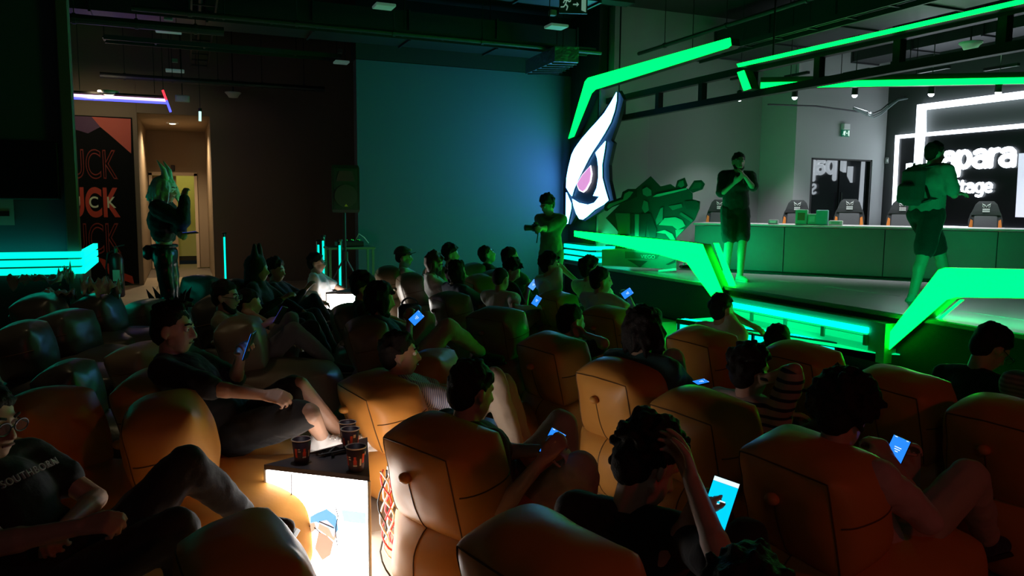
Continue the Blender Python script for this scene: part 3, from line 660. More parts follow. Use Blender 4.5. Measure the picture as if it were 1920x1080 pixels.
ch = [(1345, 374, 12.6, 'leftmost gaming chair, half hidden behind the clapping presenter'), (1491, 375, 12.2, 'gaming chair behind the cartons on the counter'), (1590, 373, 11.8, 'gaming chair before the dark glass door'), (1690, 375, 11.2, 'gaming chair mostly hidden by the walking person with a backpack'), (1848, 377, 10.5, 'rightmost gaming chair under the Stage lettering')]
g0 = gaming_chair()
for i, (px, py, d, lb) in enumerate(ch):
    c = g0 if i == 0 else copy_tree(g0); p = on_counter(px, 1.05); p.z = W(px, py, (p.x*math.sin(math.radians(23))+p.y*math.cos(math.radians(23)))).z; c['label'] = lb; c['group'] = 'gaming chairs behind the counter'
    yaw = math.atan2(-CN.x, CN.y) + (0.0); fx = (O-p); fx.z = 0
    c.location = (p.x, p.y, .6); f = (CN*.6+fx.normalized()*.7).normalized(); c.rotation_euler = (0, 0, math.atan2(f.y, f.x)+math.pi/2)
    k_ = (p.z-.6)/1.21; c.scale = (k_, k_, k_)

# ------------------------------------------------------------------ cardboard standee (plain generic shards) on its plinth
B = PZ(1205, 507, .6); nrm = (O-B); nrm.z = 0; nrm = (nrm.normalized()*.9+Vector((-.3, 0, 0))).normalized(); sx = UP.cross(nrm).normalized()
def PL(u, v, off=0.):
    px, py = 1120+u/5.4, 320+v/5.4; r = ray(px, py); p0 = B+nrm*off; return O+r*((p0-O).dot(nrm)/r.dot(nrm))
t = thing('standee', 'dark angular cardboard standee with a name plate behind the green beam', 'standee', B)
sd = lambda c, n: mat(n, c, .45)
MB().prism([PL(*q) for q in [(85, 480), (380, 190), (540, 55), (640, 160), (740, 135), (790, 170), (910, 180), (965, 230), (965, 290), (1040, 310), (1035, 385), (985, 500), (890, 590), (800, 680), (795, 720), (795, 930), (150, 930), (210, 620), (180, 580)]], -nrm*.02).build('board', sd((.035, .05, .045), 'standee_dark'), t)
LAY = [('shard', [(790, 170), (810, 100), (885, 70), (915, 150), (880, 200)], (.03, .045, .04), .01), ('shard', [(920, 190), (980, 100), (1055, 95), (1090, 135), (1065, 190), (965, 225)], (.04, .05, .05), .014),
 ('inset', [(812, 150), (830, 110), (868, 98), (880, 150), (850, 175)], (.10, .17, .14), .02), ('inset', [(950, 185), (990, 120), (1045, 115), (1060, 140), (1040, 175)], (.05, .09, .07), .024),
 ('arm_panel', [(65, 375), (85, 330), (130, 310), (240, 270), (255, 215), (310, 185), (390, 185), (400, 260), (330, 300), (150, 370), (100, 410), (75, 405)], (.02, .03, .03), .02),
 ('inset', [(95, 370), (120, 335), (260, 290), (275, 235), (320, 208), (362, 215), (330, 260), (300, 290), (150, 360), (110, 385)], (.16, .30, .24), .03),
 ('blade', [(560, 265), (600, 240), (900, 175), (905, 190), (780, 222), (620, 262)], (.30, .5, .42), .035),
 ('inset', [(455, 190), (500, 165), (545, 200), (548, 250), (500, 262), (462, 240)], (.14, .22, .2), .03), ('inset', [(470, 300), (510, 320), (520, 400), (480, 430), (450, 380)], (.10, .18, .15), .03),
 ('panel', [(180, 430), (330, 430), (330, 640), (215, 640)], (.09, .16, .13), .01), ('panel', [(330, 430), (370, 440), (370, 660), (335, 660)], (.02, .03, .03), .02), ('panel', [(380, 440), (420, 440), (420, 670), (380, 670)], (.12, .2, .17), .012),
 ('shard', [(880, 310), (1000, 300), (1030, 330), (1020, 400), (900, 390)], (.02, .035, .03), .02), ('inset', [(720, 360), (850, 335), (860, 370), (760, 400)], (.09, .16, .13), .02), ('shard', [(850, 420), (970, 500), (950, 520), (830, 440)], (.08, .13, .11), .022),
 ('panel', [(620, 550), (680, 480), (790, 470), (860, 500), (890, 560), (810, 600), (760, 560)], (.25, .42, .34), .02), ('panel', [(590, 625), (680, 600), (760, 640), (795, 710), (740, 700), (690, 640)], (.25, .42, .34), .024), ('panel', [(790, 600), (880, 590), (800, 680)], (.22, .38, .3), .018),
 ('shard', [(430, 440), (540, 430), (600, 600), (590, 680), (530, 690), (500, 520), (480, 690), (425, 690)], (.015, .02, .02), .03), ('inset', [(640, 380), (665, 370), (660, 500), (600, 550), (590, 500)], (.13, .22, .18), .03)]
for nm, pl, c, off in LAY: MB().prism([PL(*q, off) for q in pl], -nrm*.012).build(nm, sd(c, 'standee_%d' % int(c[1]*1000)), t)
ax = (B-O); ax.z = 0
MB().prism([PL(45, 800, .12)-UP*.0, PL(795, 770, .12), PL(800, 1000, .12), PL(45, 960, .12)], -nrm*.22).build('plinth', sd((.14, .24, .2), 'standee_base'), t)
MB().prism([PL(*q, .125) for q in [(280, 815), (640, 850), (600, 890), (280, 888)]], -nrm*.004).build('name_plate', sd((.06, .12, .09), 'standee_plate'), t)
MB().prism([PL(*q, .125) for q in [(300, 900), (510, 915), (430, 980), (370, 940)]], -nrm*.004).build('dark_mark', sd((.03, .05, .045), 'standee_dark'), t)
MB().prism([PL(*q, .125) for q in [(690, 950), (790, 900), (790, 930), (720, 955)]], -nrm*.004).build('dark_mark', sd((.03, .05, .045), 'standee_dark'), t)
A_, B_ = PL(440, 872, .13), PL(585, 877, .13); C_ = (A_+B_)/2
o = text_mesh('name_lettering', 'VIEGO', mat('pale_green_print', (.5, .6, .55), .6), t, frame(sx, UP, nrm, C_), (B_-A_).length/2.9, .002)
tag(MB().tube([PL(620, 1020, .2), PL(800, 1000, .2)], .022, 10).build('lamp_tube', M_WHITE, origin=PL(700, 1010, .2)), 'white tube lying at the foot of the angular standee', 'tube')
t = thing('power_strip', 'small black power strip with pale plugs beside the standee foot', 'power strip', PZ(1292, 500, .6))
p = PZ(1290, 503, .6); MB().box(p+UP*.03, (.3, .08, .05), bev=.01).build('strip_body', M_BLACK, t)
for s in (-.08, .02, .1): MB().box(p+Vector((s, 0, .07)), (.035, .04, .05), bev=.006).build('plug', M_WHITE, t)
MB().tube([p+Vector((-.15, 0, .03)), p+Vector((-.3, .1, .015)), p+Vector((-.5, .1, .012))], .008, 6).build('cord', M_BLACK, t)

# ------------------------------------------------------------------ loudspeaker, tripod, posts, table
S0 = Vector((2.08, 10.94, 0)); f = (heading(180)*.93+heading(90)*.36).normalized(); sxx = UP.cross(f).normalized(); R = Matrix((sxx, -f, UP)).transposed()
t = thing('loudspeaker', 'black loudspeaker on a stand in front of the brown wall', 'loudspeaker', S0+UP*1.5)
mb = MB(); vs = []
for z, k_ in ((1.5, .93), (1.54, 1), (2.11, 1), (2.15, .93)): vs += [S0+UP*z+sxx*(a*.19*k_)+f*b for a, b in ((-1, .16*k_), (1, .16*k_), (.7, -.16*k_), (-.7, -.16*k_))]
mb.add(vs, [[k*4+i, k*4+(i+1) % 4, (k+1)*4+(i+1) % 4, (k+1)*4+i] for k in range(3) for i in range(4)]+[[3, 2, 1, 0], [12, 13, 14, 15]]); mb.build('cabinet', M_BLK2, t)
MB().prism([S0+f*.162+sxx*a*.16+UP*z for a, z in ((-1, 1.55), (1, 1.55), (1, 2.1), (-1, 2.1))], f*.004).build('grille', mat('speaker_grille', (.03, .032, .032), .35, bump=.4, bscale=300), t)
c = S0+f*.166+UP*1.73; MB().prism([c+sxx*math.cos(a*math.pi/14)*.155+UP*math.sin(a*math.pi/14)*.155 for a in range(28)], f*.012).build('woofer', mat('woofer_grey', (.055, .06, .06), .4), t)
MB().prism([S0+f*.166+UP*z+sxx*x for x, z in ((-.13, 1.93), (.13, 1.93), (.09, 2.07), (-.09, 2.07))], f*.01).build('horn', mat('horn_grey', (.05, .055, .06), .3), t)
MB().prism([S0+f*.172+UP*z+sxx*x for x, z in ((-.025, 1.585), (.025, 1.585), (0, 1.62))], f*.008).build('badge', mat('yellow_badge', (.6, .5, .05), .5), t)
t = thing('speaker_stand', 'black tripod stand carrying the loudspeaker', 'speaker stand', S0)
MB().tube([S0+UP*.18, S0+UP*1.5], .022, 10).build('pole', M_BLACK, t); MB().tube([S0+UP*.82, S0+UP*.95], .045, 10).build('collar', M_BLACK, t)
for k in range(3):
    a = math.radians(20+120*k); e = S0+Vector((math.cos(a)*.52, math.sin(a)*.52, .02)); MB().tube([S0+UP*.88, e], .014, 8).build('leg', M_BLACK, t); MB().tube([S0+UP*.25, S0.lerp(e, .6)+UP*.35], .009, 6).build('brace', M_BLACK, t)
def post(label, px, py_top, py_bot, Yd, gz=0):
    b = W(px, py_bot, Yd); h = W(px, py_top, Yd).z; t = thing('light_post', label, 'light post', (b.x, b.y, 0)); b.z = 0
    MB().tube([b+UP*.03, b+UP*h], .035, 12).build('post_tube', M_CHROME, t)
    d = (O-b); d.z = 0; d.normalize()
    MB().bar(b+d*.033+UP*.06, b+d*.033+UP*(h-.06), .032, .012, d).build('lit_strip', M_CEM, t)
    MB().tube([b+UP*h, b+UP*(h+.03)], .045, 12).build('cap', M_BLACK, t); MB().lathe([(.16, 0), (.16, .012), (.06, .03)], b, 20).build('base', M_CHROME, t)
post('glowing cyan post standing before the UCK banner', 233, 438, 530, 15.0)
post('glowing cyan post standing right of the niche', 423, 438, 525, 14.6)
post('left one of the two glowing posts behind the white shirted boy', 598, 452, 520, 13.6)
post('right one of the two glowing posts behind the white shirted boy', 607, 444, 525, 12.6)
post('glowing cyan post in front of the loudspeaker tripod', 638, 452, 535, 12.0)
T0 = W(655, 462, 12.4); t = thing('equipment_table', 'small high table with equipment behind the loudspeaker', 'table', (T0.x, T0.y, 0))
MB().box(T0-UP*.02, (.75, .45, .035), bev=.006).build('tabletop', mat('pale_green_table', (.12, .2, .10), .5), t)
for a in (-1, 1):
    for b in (-1, 1): MB().bar((T0.x+a*.34, T0.y+b*.19, 0), (T0.x+a*.34, T0.y+b*.19, T0.z-.03), .035, .035).build('leg', mat('pale_green_table'), t)
t = thing('mixer', 'small black mixer with bright knobs on the high table', 'mixer', T0)
MB().box(T0+UP*.045, (.42, .28, .08), bev=.01).build('mixer_body', M_BLACK, t)
for i in range(8): MB().sph(T0+Vector((-.16+.1*(i % 4), -.08+.12*(i//4), .10)), .018, 8).build('knob', M_CHROME, t)
MB().tube([T0+Vector((.1, .05, .08)), T0+Vector((.16, .02, .2)), T0+Vector((.24, 0, .14)), T0+Vector((.3, -.05, .05))], .01, 6).build('cable', M_WHITE, t)
# fire extinguisher
p = PY(176, 510, 12.2); p.z = 0; p = Vector((-.80, 10.95, 0)); t = thing('fire_extinguisher', 'dark red fire extinguisher standing at the booth corner', 'fire extinguisher', p)
MB().lathe([(.07, .42), (.085, .44), (.085, .9), (.06, .96), (.025, .98)], p, 16).build('cylinder', mat('extinguisher_red', (.16, .012, .012), .35), t, True)
MB().tube([p+UP*.97, p+UP*1.04], .022, 8).build('valve', M_CHROME, t); MB().bar(p+UP*1.05+Vector((-.02, 0, 0)), p+UP*1.08+Vector((.1, 0, 0)), .02, .012).build('lever', M_BLACK, t)
MB().tube([p+UP*1.02, p+Vector((-.09, -.03, .98)), p+Vector((-.115, -.02, .8)), p+Vector((-.10, -.02, .6))], .012, 6).build('hose', M_BLACK, t); MB().box(p+UP*.7+Vector((0, -.086, 0)), (.08, .006, .14)).build('label_plate', mat('beige_plastic'), t)
MB().lathe([(.1, 0), (.1, .03), (.02, .05), (.02, .42)], p, 12).build('floor_stand', M_BLACK, t)

# ------------------------------------------------------------------ light box tables
M_BOX = mat('lightbox_face', (.8, .8, .8), .4, emit=(1, .955, .90), estr=13)
M_BOX2 = mat('lightbox_side_face', (.8, .8, .8), .4, emit=(1, .955, .90), estr=7.5)
def lightbox(label, tri, h, art):      # three-sided table with lit sides
    a, b, c3 = [Vector((p.x, p.y, 0)) for p in tri]; ctr = (a+b+c3)/3
    t = thing('light_box_table', label, 'light box', ctr)
    ins = lambda k: [ctr+(p-ctr)*k for p in (a, b, c3)]
    MB().prism([p+UP*.02 for p in ins(.9)], (0, 0, h-.06)).build('inner_case', M_WHITE, t)
    P3 = ins(.985)
    for k in range(3):
        p, q2 = P3[k], P3[(k+1) % 3]; MB().bar(p.lerp(q2, .012)+UP*(h/2-.01), q2.lerp(p, .012)+UP*(h/2-.01), .008, h-.03).build('lit_panel', M_BOX if k == 0 else M_BOX2, t)
    MB().prism([p+UP*(h-.021) for p in ins(1.015)], (0, 0, .021)).build('top', mat('box_top_dark', (.10, .092, .11), .45), t)
    MB().prism([p+UP*.0 for p in ins(1.0)], (0, 0, .012)).build('bottom_plate', M_BLK2, t)
    for p in ins(.995): MB().tube([p+UP*.012, p+UP*(h-.022)], .008, 8).build('corner_trim', M_WHITE, t)
    if art:
        x = (b-a).normalized(); w = (b-a).length; f = Vector((x.y, -x.x, 0)); m0 = (a+b)/2; f = f if (m0-ctr).dot(f) > 0 else -f
        def P(u, v, o=.0): return m0+f*(.003+o)+x*(u*w)+UP*(v*h)
        def E(c_, e): return mat(c_, e, .5, emit=e, estr=1.0)
        for nm, mt, pl in (('blue_print', E('print_blue', (.25, .62, 1.)), [(-.06, 0.58), (.0, 0.62), (.10, 0.67), (.19, 0.62), (.21, 0.50), (.16, 0.42), (.12, 0.50), (.0, 0.54), (-.06, 0.52)]),
                       ('peach_print', E('print_peach', (1., .62, .45)), [(.03, 0.55), (.1, 0.57), (.17, 0.52), (.19, 0.44), (.17, 0.39), (.1, 0.43), (.01, 0.48)]),
                       ('orange_print', E('print_orange', (.95, .5, .36)), [(.02, 0.46), (.10, 0.43), (.16, 0.38), (.13, 0.26), (.05, 0.20), (-.02, 0.30)]),
                       ('tan_print', E('print_tan', (.85, .6, .42)), [(-.08, 0.52), (-.02, 0.54), (0, 0.48), (-.06, 0.43), (-.11, 0.46)]),
                       ('pale_print', E('print_pale', (.7, .97, .97)), [(-.47, 0.72), (-.38, 0.70), (-.36, 0.58), (-.47, 0.55)]),
                       ('pale_print', E('print_pale', (.7, .97, .97)), [(.24, 0.68), (.47, 0.68), (.47, 0.58), (.26, 0.58)])):
            MB().prism([P(*q, .001) for q in pl], f*.001).build(nm, mt, t)
        for pts in ([(-.23, 0.95), (-.235, 0.74), (-.22, 0.62), (-.21, 0.54)], [(.19, 0.70), (.21, 0.62), (.19, 0.52), (.185, 0.47), (.20, 0.36)], [(-.16, 0.48), (-.12, 0.45), (-.13, 0.34)], [(-.12, 0.45), (-.06, 0.50)], [(.03, 0.55), (.17, 0.51)], [(-.02, 0.49), (.04, 0.45)]):
            MB().tube([P(u, v, .004) for u, v in pts], .0022, 6).build('dark_line_print', mat('print_line', (.05, .04, .05), .6), t)
    return t
e1 = PZ(497, 871, .5); e2 = PZ(692, 893, .5); e3 = PZ(688, 820, .5)
xd = (e2-e1); xd.z = 0; bw = xd.length; xd.normalize(); bf = Vector((xd.y, -xd.x, 0)); bf = bf if bf.y < 0 else -bf
BC = (e1+e2)/2; BC.z = 0
lightbox('brightly lit white three sided table with cups on top in the foreground', (e1, e2, e3), .5, True)
c = W(648, 560, 9.7); c.z = 0
lightbox('small lit white table beside the boy in the white shirt', (c-heading(90)*.22+heading(180)*.1, c+heading(90)*.3+heading(180)*.02, c+heading(0)*.4), .53, False)
# cups
M_CUP = mat('dark_paper_cup', (.045, .03, .055), .45); M_RIMC = mat('cup_rim_white', (.8, .75, .75), .5); M_DRK = mat('red_drink', (.55, .06, .06), .2); M_PRT = mat('cup_print_red', (.75, .08, .05), .5); M_PRT2 = mat('cup_print_white', (.8, .75, .7), .5)
t = thing('paper_cup', '', 'cup', (0, 0, 0))
MB().lathe([(.029, 0), (.031, .002), (.042, .103), (.040, .103), (.034, .03)], n=24).build('cup_wall', M_CUP, t, True)
MB().tube([(math.cos(a*math.pi/12)*.0425, math.sin(a*math.pi/12)*.0425, .104) for a in range(25)], .0028, 6).build('rim', M_RIMC, t, True)
MB().lathe([(.039, .082), (.02, .083), (.001, .083)], n=20).build('drink', M_DRK, t)
def wrapq(mb, a0, a1, z0, z1, n=3):
    for i in range(n):
        A = a0+(a1-a0)*i/n; Bq = a0+(a1-a0)*(i+1)/n
        q = []
        for (a, z) in ((A, z0), (Bq, z0), (Bq, z1), (A, z1)): r = .0313+.0109*z/.103+.0006; q.append(Vector((math.cos(a)*r, math.sin(a)*r, z)))
        mb.add(q, [[0, 1, 2, 3]])
mb = MB(); wrapq(mb, -1.95, -1.55, .035, .055); wrapq(mb, -1.88, -1.62, .055, .07); wrapq(mb, -.9, -.6, .04, .08); wrapq(mb, -2.9, -2.6, .03, .07); wrapq(mb, .3, .7, .03, .07); wrapq(mb, 1.6, 2., .03, .07); tag(mb.build('red_print', M_PRT, t), kind='stuff')
mb = MB(); wrapq(mb, -1.98, -1.52, .028, .034); wrapq(mb, -2.5, -2.2, .055, .06); wrapq(mb, -2.5, -2.25, .065, .07); wrapq(mb, -1.2, -1.0, .03, .06); wrapq(mb, -.5, -.2, .07, .085); wrapq(mb, 2.4, 2.8, .04, .06); tag(mb.build('white_print', M_PRT2, t), kind='stuff')
CUPS = [(566, 866, 1., 'paper cup standing alone at the left on the bright box'), (652, 829, .95, 'farthest paper cup at the back corner of the bright box'), (657, 845, 1., 'paper cup in the middle of the row of three on the bright box'), (668, 882, 1.02, 'nearest paper cup with a red figure at the right corner of the bright box')]
for i, (px, py, s, lb) in enumerate(CUPS):
    c = t if i == 0 else copy_tree(t); c['label'] = lb; c['group'] = 'paper cups on the bright box'; p = PZ(px, py, .502); c.location = p; c.scale = (s, s, s); c.rotation_euler = (0, 0, math.atan2(-p.y, -p.x)+math.pi/2+[.5, 1.3, -.7, .05][i])
rn = random.Random(4); pts = []
for i in range(70):
    p = PZ(622, 850, .503); pts.append(p+Vector((rn.gauss(0, .05), rn.gauss(0, .028), abs(rn.gauss(.008, .006)))))
tag(MB().tube(pts, .0035, 5).build('cable_tangle', M_BLACK, origin=PZ(622, 850, .503)), 'black tangled string lying between the cups on the bright box', 'string')
t = thing('cable_bundle', 'red and white twisted cables hanging down beside the bright box', 'cables', BC+xd*(bw/2+.03)); base = BC+xd*(bw/2+.012)-bf*.11
for k in range(7):
    pts = []
    for i in range(16):
        z = .50-.49*i/15; pts.append(base+bf*(.03*math.sin(k*1.7+i*.8)+.02*k-.08)+xd*(.015+.012*math.cos(k*2.1+i*.9)+(.10*max(0, (i-11)/4)*((k % 3)+.4)))+UP*max(z, .008))
    MB().tube(pts, .0042, 6).build('cable', [mat('red_cable', (.7, .05, .06), .4), M_WHITE, M_BLACK][(0, 1, 0, 1, 0, 1, 2)[k]], t)
p = PZ(612, 822, .30); mb = MB()
# plastic wrap and small litter on the stored bags at left
M_WRAP = mat('crumpled_wrap', (.42, .40, .34), .22, bump=.6, bscale=25, bdist=.02)
def wrap(label, px, py, d, w, l, h, seed, rot=0.):
    c = W(px, py, d); n = 14; vs = []; fs = []
    for j in range(n+1):
        for i in range(n+1):
            u, v = i/n-.5, j/n-.5; z = noise.noise(Vector((u*5+seed, v*5, seed)))*h+noise.noise(Vector((u*13, v*13+seed, 1)))*h*.5-2.2*(u*u+v*v)*h*.4
            q = Vector((u*w*(1+.3*noise.noise(Vector((v*4, seed, 0)))), v*l, z)); q.rotate(Matrix.Rotation(rot, 3, 'Z')); vs.append(c+q)
    for j in range(n):
        for i in range(n): k = j*(n+1)+i; fs.append([k, k+1, k+n+2, k+n+1])
    mb = MB(); mb.add(vs, fs); o = mb.build('plastic_wrap', M_WRAP, None, True, c); md = o.modifiers.new('t', 'SOLIDIFY'); md.thickness = .004
    return tag(o, label, 'plastic wrap')
wrap('crumpled plastic wrap strip on the stored bags below the cyan strips', 68, 520, 7.6, .42, .2, .10, 3)
wrap('crumpled plastic wrap on top of the tall dark bag near the banner', 190, 532, 7.35, .34, .3, .16, 7)
wrap('pointed piece of plastic wrap lying on the dark stored bags', 105, 548, 7.3, .3, .16, .10, 11, .4)
wrap('small knotted plastic wrap at the booth corner', 124, 510, 7.9, .14, .14, .14, 17)

# ------------------------------------------------------------------ bean bag chairs
def cushion_fn(hx, hy, hz, bul=.16, pw=6., seed=0.):
    def S(p):
        p = Vector(p); a = [abs(v) for v in p]; m = max(a)
        l = sum(v**pw for v in a)**(1/pw); q = p*(m/l)**.75
        k = a.index(m); o = [i for i in range(3) if i != k]
        b = 1+bul*(1-a[o[0]]**2)*(1-a[o[1]]**2); q[k] *= b
        cr = (a[0]*a[1]*a[2])**3; q *= 1+.02*cr
        q = Vector((q.x*hx, q.y*hy, q.z*hz))
        n = noise.noise(Vector((q.x*4+seed, q.y*4, q.z*4+seed)))*.016+noise.noise(Vector((q.x*11+seed, q.y*11, q.z*11)))*.005
        return q*(1+n/max(.2, q.length))
    return S
def cushion_mb(S, n=18):
    mb = MB(); idx = {}; vs = []; fs = []
    def V(i, j, k):
        if (i, j, k) not in idx: idx[(i, j, k)] = len(vs); vs.append(S((2*i/n-1, 2*j/n-1, 2*k/n-1)))
        return idx[(i, j, k)]
    for i in range(n):
        for j in range(n):
            for z, fl_ in ((0, 1), (n, 0)):
                for mk in (lambda a, b: V(a, b, z), lambda a, b: V(b, z, a), lambda a, b: V(z, a, b)):
                    f_ = [mk(i, j), mk(i+1, j), mk(i+1, j+1), mk(i, j+1)]; fs.append(f_[::-1] if fl_ else f_)
    mb.add(vs, fs); return mb
def bag_proto(m, seed):
    t = thing('bean_bag_chair', '', 'bean bag', (0, 0, 0))
    Ss = cushion_fn(.40, .33, .225, .16, 4., seed); Sb = cushion_fn(.155, .235, .215, .20, 5.2, seed+5)
    tilt = Matrix.Rotation(-math.radians(13), 3, 'Y')
    ss = lambda p: Ss(p)+Vector((.04, 0, .215)); sb = lambda p: tilt @ Sb(p)+Vector((-.25, 0, .61))
    cushion_mb(ss, 20).build('seat_cushion', m, t, True); cushion_mb(sb, 20).build('back_cushion', m, t, True)
    def seam(nm, fn, pts, r=.0035):
        o = []
        for a, b in zip(pts[:-1], pts[1:]):
            for i in range(12): o.append(fn(Vector(a).lerp(Vector(b), i/12)))
        o.append(fn(pts[-1])); MB().tube(o, r, 5).build(nm, M_SEAM, t)
    seam('back_seam', sb, [(-1, 0, .30), (-1, 0, -.98)]); seam('back_seam', sb, [(-1, -.97, -.9), (-1, -.97, .97), (-1, .97, .97), (-1, .97, -.9)])
    seam('back_seam', sb, [(-.9, -1, .1), (.9, -1, .1)]); seam('seat_seam', ss, [(-1, 0, .9), (-1, 0, -.9)]); seam('seat_seam', ss, [(-1, -.97, .97), (.97, -.97, .97), (.97, .97, .97), (-.97, .97, .97)])
    p = sb((-1, 0, .34)); MB().ell(p-Vector((.012, 0, 0)), (Vector((1, 0, 0)), Vector((0, 1, 0)), UP), (.026, .03, .024), 14).build('knot_button', m, t, True)
    return t
PROTO = {('o', 0): bag_proto(M_ORANGE, 0.), ('o', 1): bag_proto(M_ORANGE, 9.), ('t', 0): bag_proto(M_TAUPELEA, 3.), ('d', 0): bag_proto(M_DKLEA, 6.)}
USED = set(); NB = [0]
def put_bag(base, yaw, lea, label, s=1., sz=1.):
    NB[0] += 1; key = (lea, NB[0] % 2 if lea == 'o' else 0)
    if key not in USED: USED.add(key); t = PROTO[key]
    else: t = copy_tree(PROTO[key])
    t['label'] = label; t['group'] = 'bean bag chairs on the hall floor'; h = heading(yaw)
    t.location = (base.x, base.y, 0); t.rotation_euler = (0, 0, math.atan2(h.y, h.x)); t.scale = (s, s, sz); return t
def bag(px, py, d, yaw, lea, label, s=1.):   # px, py: top of the back cushion
    T = W(px, py, d); sz = min(1.3, max(.7, T.z/.87)); h = heading(yaw)
    return put_bag(Vector((T.x, T.y, 0))+h*.31*s, yaw, lea, label, s, sz)
BAGS = [
 (292, 740, 3.40, 70, 'o', 'orange bean bag before the lying man in shorts, lit by the bright box', 1.),
 (278, 690, 4.1, 85, 'o', 'orange bean bag under the lying man with the raised phone', 1.),
 (700, 700, 4.3, 58, 'o', 'orange bean bag behind the boy in the striped shirt, right of the cups', 1.12),
 (818, 783, 3.07, 46, 'o', 'large brightly lit orange bean bag right of the bright box', 1.),
 (430, 992, 2.08, 60, 'o', 'dark bean bag corner at the bottom edge before the bright box', .95),
 (1010, 985, 2.06, 52, 'o', 'dark red lit bean bag at the bottom edge behind the boy touching his head', 1.05),
 (1510, 815, 2.82, 62, 'o', 'big bean bag under the curly haired boy in the pale shirt', 1.),
 (1155, 672, 4.25, 55, 'o', 'bean bag behind the long haired person in teal', 1.),
 (1030, 624, 5.1, 55, 'o', 'bean bag behind the boy resting his chin on a fist', 1.),
 (1310, 730, 3.55, 60, 'o', 'bean bag behind the boy with navy striped sleeve', 1.),
 (1312, 612, 5.3, 60, 'o', 'bean bag behind the boy pointing at the lit steps, rimmed green', 1.),
 (1495, 640, 4.8, 60, 'o', 'empty bean bag standing right before the lit steps', 1.),
 (1680, 690, 4.0, 62, 'o', 'bean bag behind the man in the dark jacket with glasses', 1.),
 (1890, 745, 3.4, 62, 'o', 'bean bag at the right edge below the striped shirt', 1.),
 (925, 575, 6.5, 40, 't', 'grey bean bag behind the man with cropped hair and white shirt', 1.),
 (440, 592, 5.9, 80, 't', 'grey bean bag under the bearded man with glasses', 1.),
 (680, 592, 5.9, 75, 't', 'grey brown bean bag before the long haired man holding a phone', 1.),
 (648, 568, 7.3, 75, 't', 'small looking bean bag right in front of the far lit box', 1.),
 (765, 510, 9.5, 75, 't', 'beige lit empty bean bag beside the girl in white', 1.),
 (838, 546, 8.0, 60, 't', 'brown bean bag behind the curly haired person in blue', 1.),
 (384, 514, 9.6, 200, 'd', 'green rimmed empty bean bag right of the cosplayer', 1.),
 (172, 549, 7.4, 80, 'd', 'tall dark bean bag heaped with plastic wrap near the banner', 1.1),
 (28, 602, 5.7, 75, 'd', 'dark grey bean bag at the left edge', 1.),
 (60, 728, 3.5, 100, 'o', 'brown bean bag behind the man with the black print shirt', 1.0),
 (112, 676, 4.5, 80, 'd', 'dark bean bag between the left edge and the lying man', .85),
 (60, 550, 7.1, 70, 'd', 'dark stored bean bag below the cyan strips', 1.2),
 (262, 640, 5.5, 100, 't', 'flat bean bag lit along its top behind the lying man', 1.05),
 (1135, 572, 6.9, 50, 'o', 'bean bag lit green behind the man in the pale tee with a phone', 1.),
 (1040, 545, 8.4, 60, 'o', 'bean bag under the boy with the outstretched arm', 1.),
 (560, 560, 9.1, 95, 't', 'bean bag with a green rim behind the boy in the white shirt', 1.),
 (800, 655, 5.0, 100, 'o', 'orange brown bean bag under the khaki knee', .9),
 (110, 580, 6.6, 90, 'd', 'dark bean bag lying before the tall wrapped one', 1.1),
 (270, 560, 8.2, 100, 't', 'flat pale lit bean bag left of the cosplayer', 1.),
]
for b in BAGS: bag(*b)
t = thing('hand_bag', 'small dark bag with a strap hanging on the beige lit bean bag', 'bag', W(768, 585, 9.2)); c = W(768, 585, 9.2)
MB().box(c, (.28, .12, .2), bev=.04).build('pouch', M_BLACK, t, True); MB().tube([c+Vector((math.cos(a*.314)*.10, 0, .08+math.sin(a*.314)*.09)) for a in range(11)], .012, 6).build('strap', M_BLACK, t)

# ------------------------------------------------------------------ people
def lerp(a, b, t): return a+(b-a)*t
def ik(a, tgt, l1, l2, pole):
    d = tgt-a; L = max(.05, min(d.length, (l1+l2)*.995)); d = d.normalized(); tgt = a+d*L
    x = (l1*l1-l2*l2+L*L)/(2*L); h = math.sqrt(max(0, l1*l1-x*x))
    p = pole-d*pole.dot(d); p = p.normalized() if p.length > 1e-4 else Vector((0, 0, -1))
    return a+d*x+p*h, tgt
def hand(mb, w, d, n, side, curl, S):   # side +1 right hand, -1 left
    d = d.normalized(); n = (n-d*n.dot(d)).normalized(); x = d.cross(n)*side; k = S
    offs = (.031, .0105, -.010, -.029); lens = (.074, .083, .077, .060)
    for i in range(4):
        b = w+d*(.088*k-abs(offs[i]-.005)*.25*k)+x*offs[i]*k
        mb.cap(w+x*offs[i]*.55*k+d*.01*k, .0155*k, b, .0115*k, 8)
        p = b; a = 0; q = d.copy(); cu = curl*(1+.12*(i-1))
        for j, fr in enumerate((.45, .31, .24)):
            a += cu*(.75, 1.0, .8)[j]; dr = d*math.cos(a)+n*math.sin(a)+x*(.10-.07*i)*.6
            e = p+dr.normalized()*lens[i]*fr*k; mb.cap(p, (.0100-.0009*j)*k, e, (.0094-.0011*j)*k, 8); p = e
    t0 = w+x*.016*k+d*.018*k; t1 = t0+(x*.62+d*.62+n*.30).normalized()*.045*k; t2 = t1+(x*.25+d*.8+n*(.30+.4*curl)).normalized()*.033*k; t3 = t2+(d*.85+n*(.3+.5*curl)-x*.1).normalized()*.026*k
    mb.chain([t0, t1, t2, t3], [.0165*k, .0125*k, .0105*k, .009*k], 8)
HAIRM = {'dark': mat('dark_hair', (.012, .009, .008), .7, spec=.25, bump=.5, bscale=130, bdist=.01), 'brown': mat('brown_hair', (.10, .045, .02), .5, bump=.5, bscale=120, bdist=.01), 'teal': mat('pale_teal_wig', (.42, .70, .62), .5, bump=.5, bscale=90, bdist=.01)}
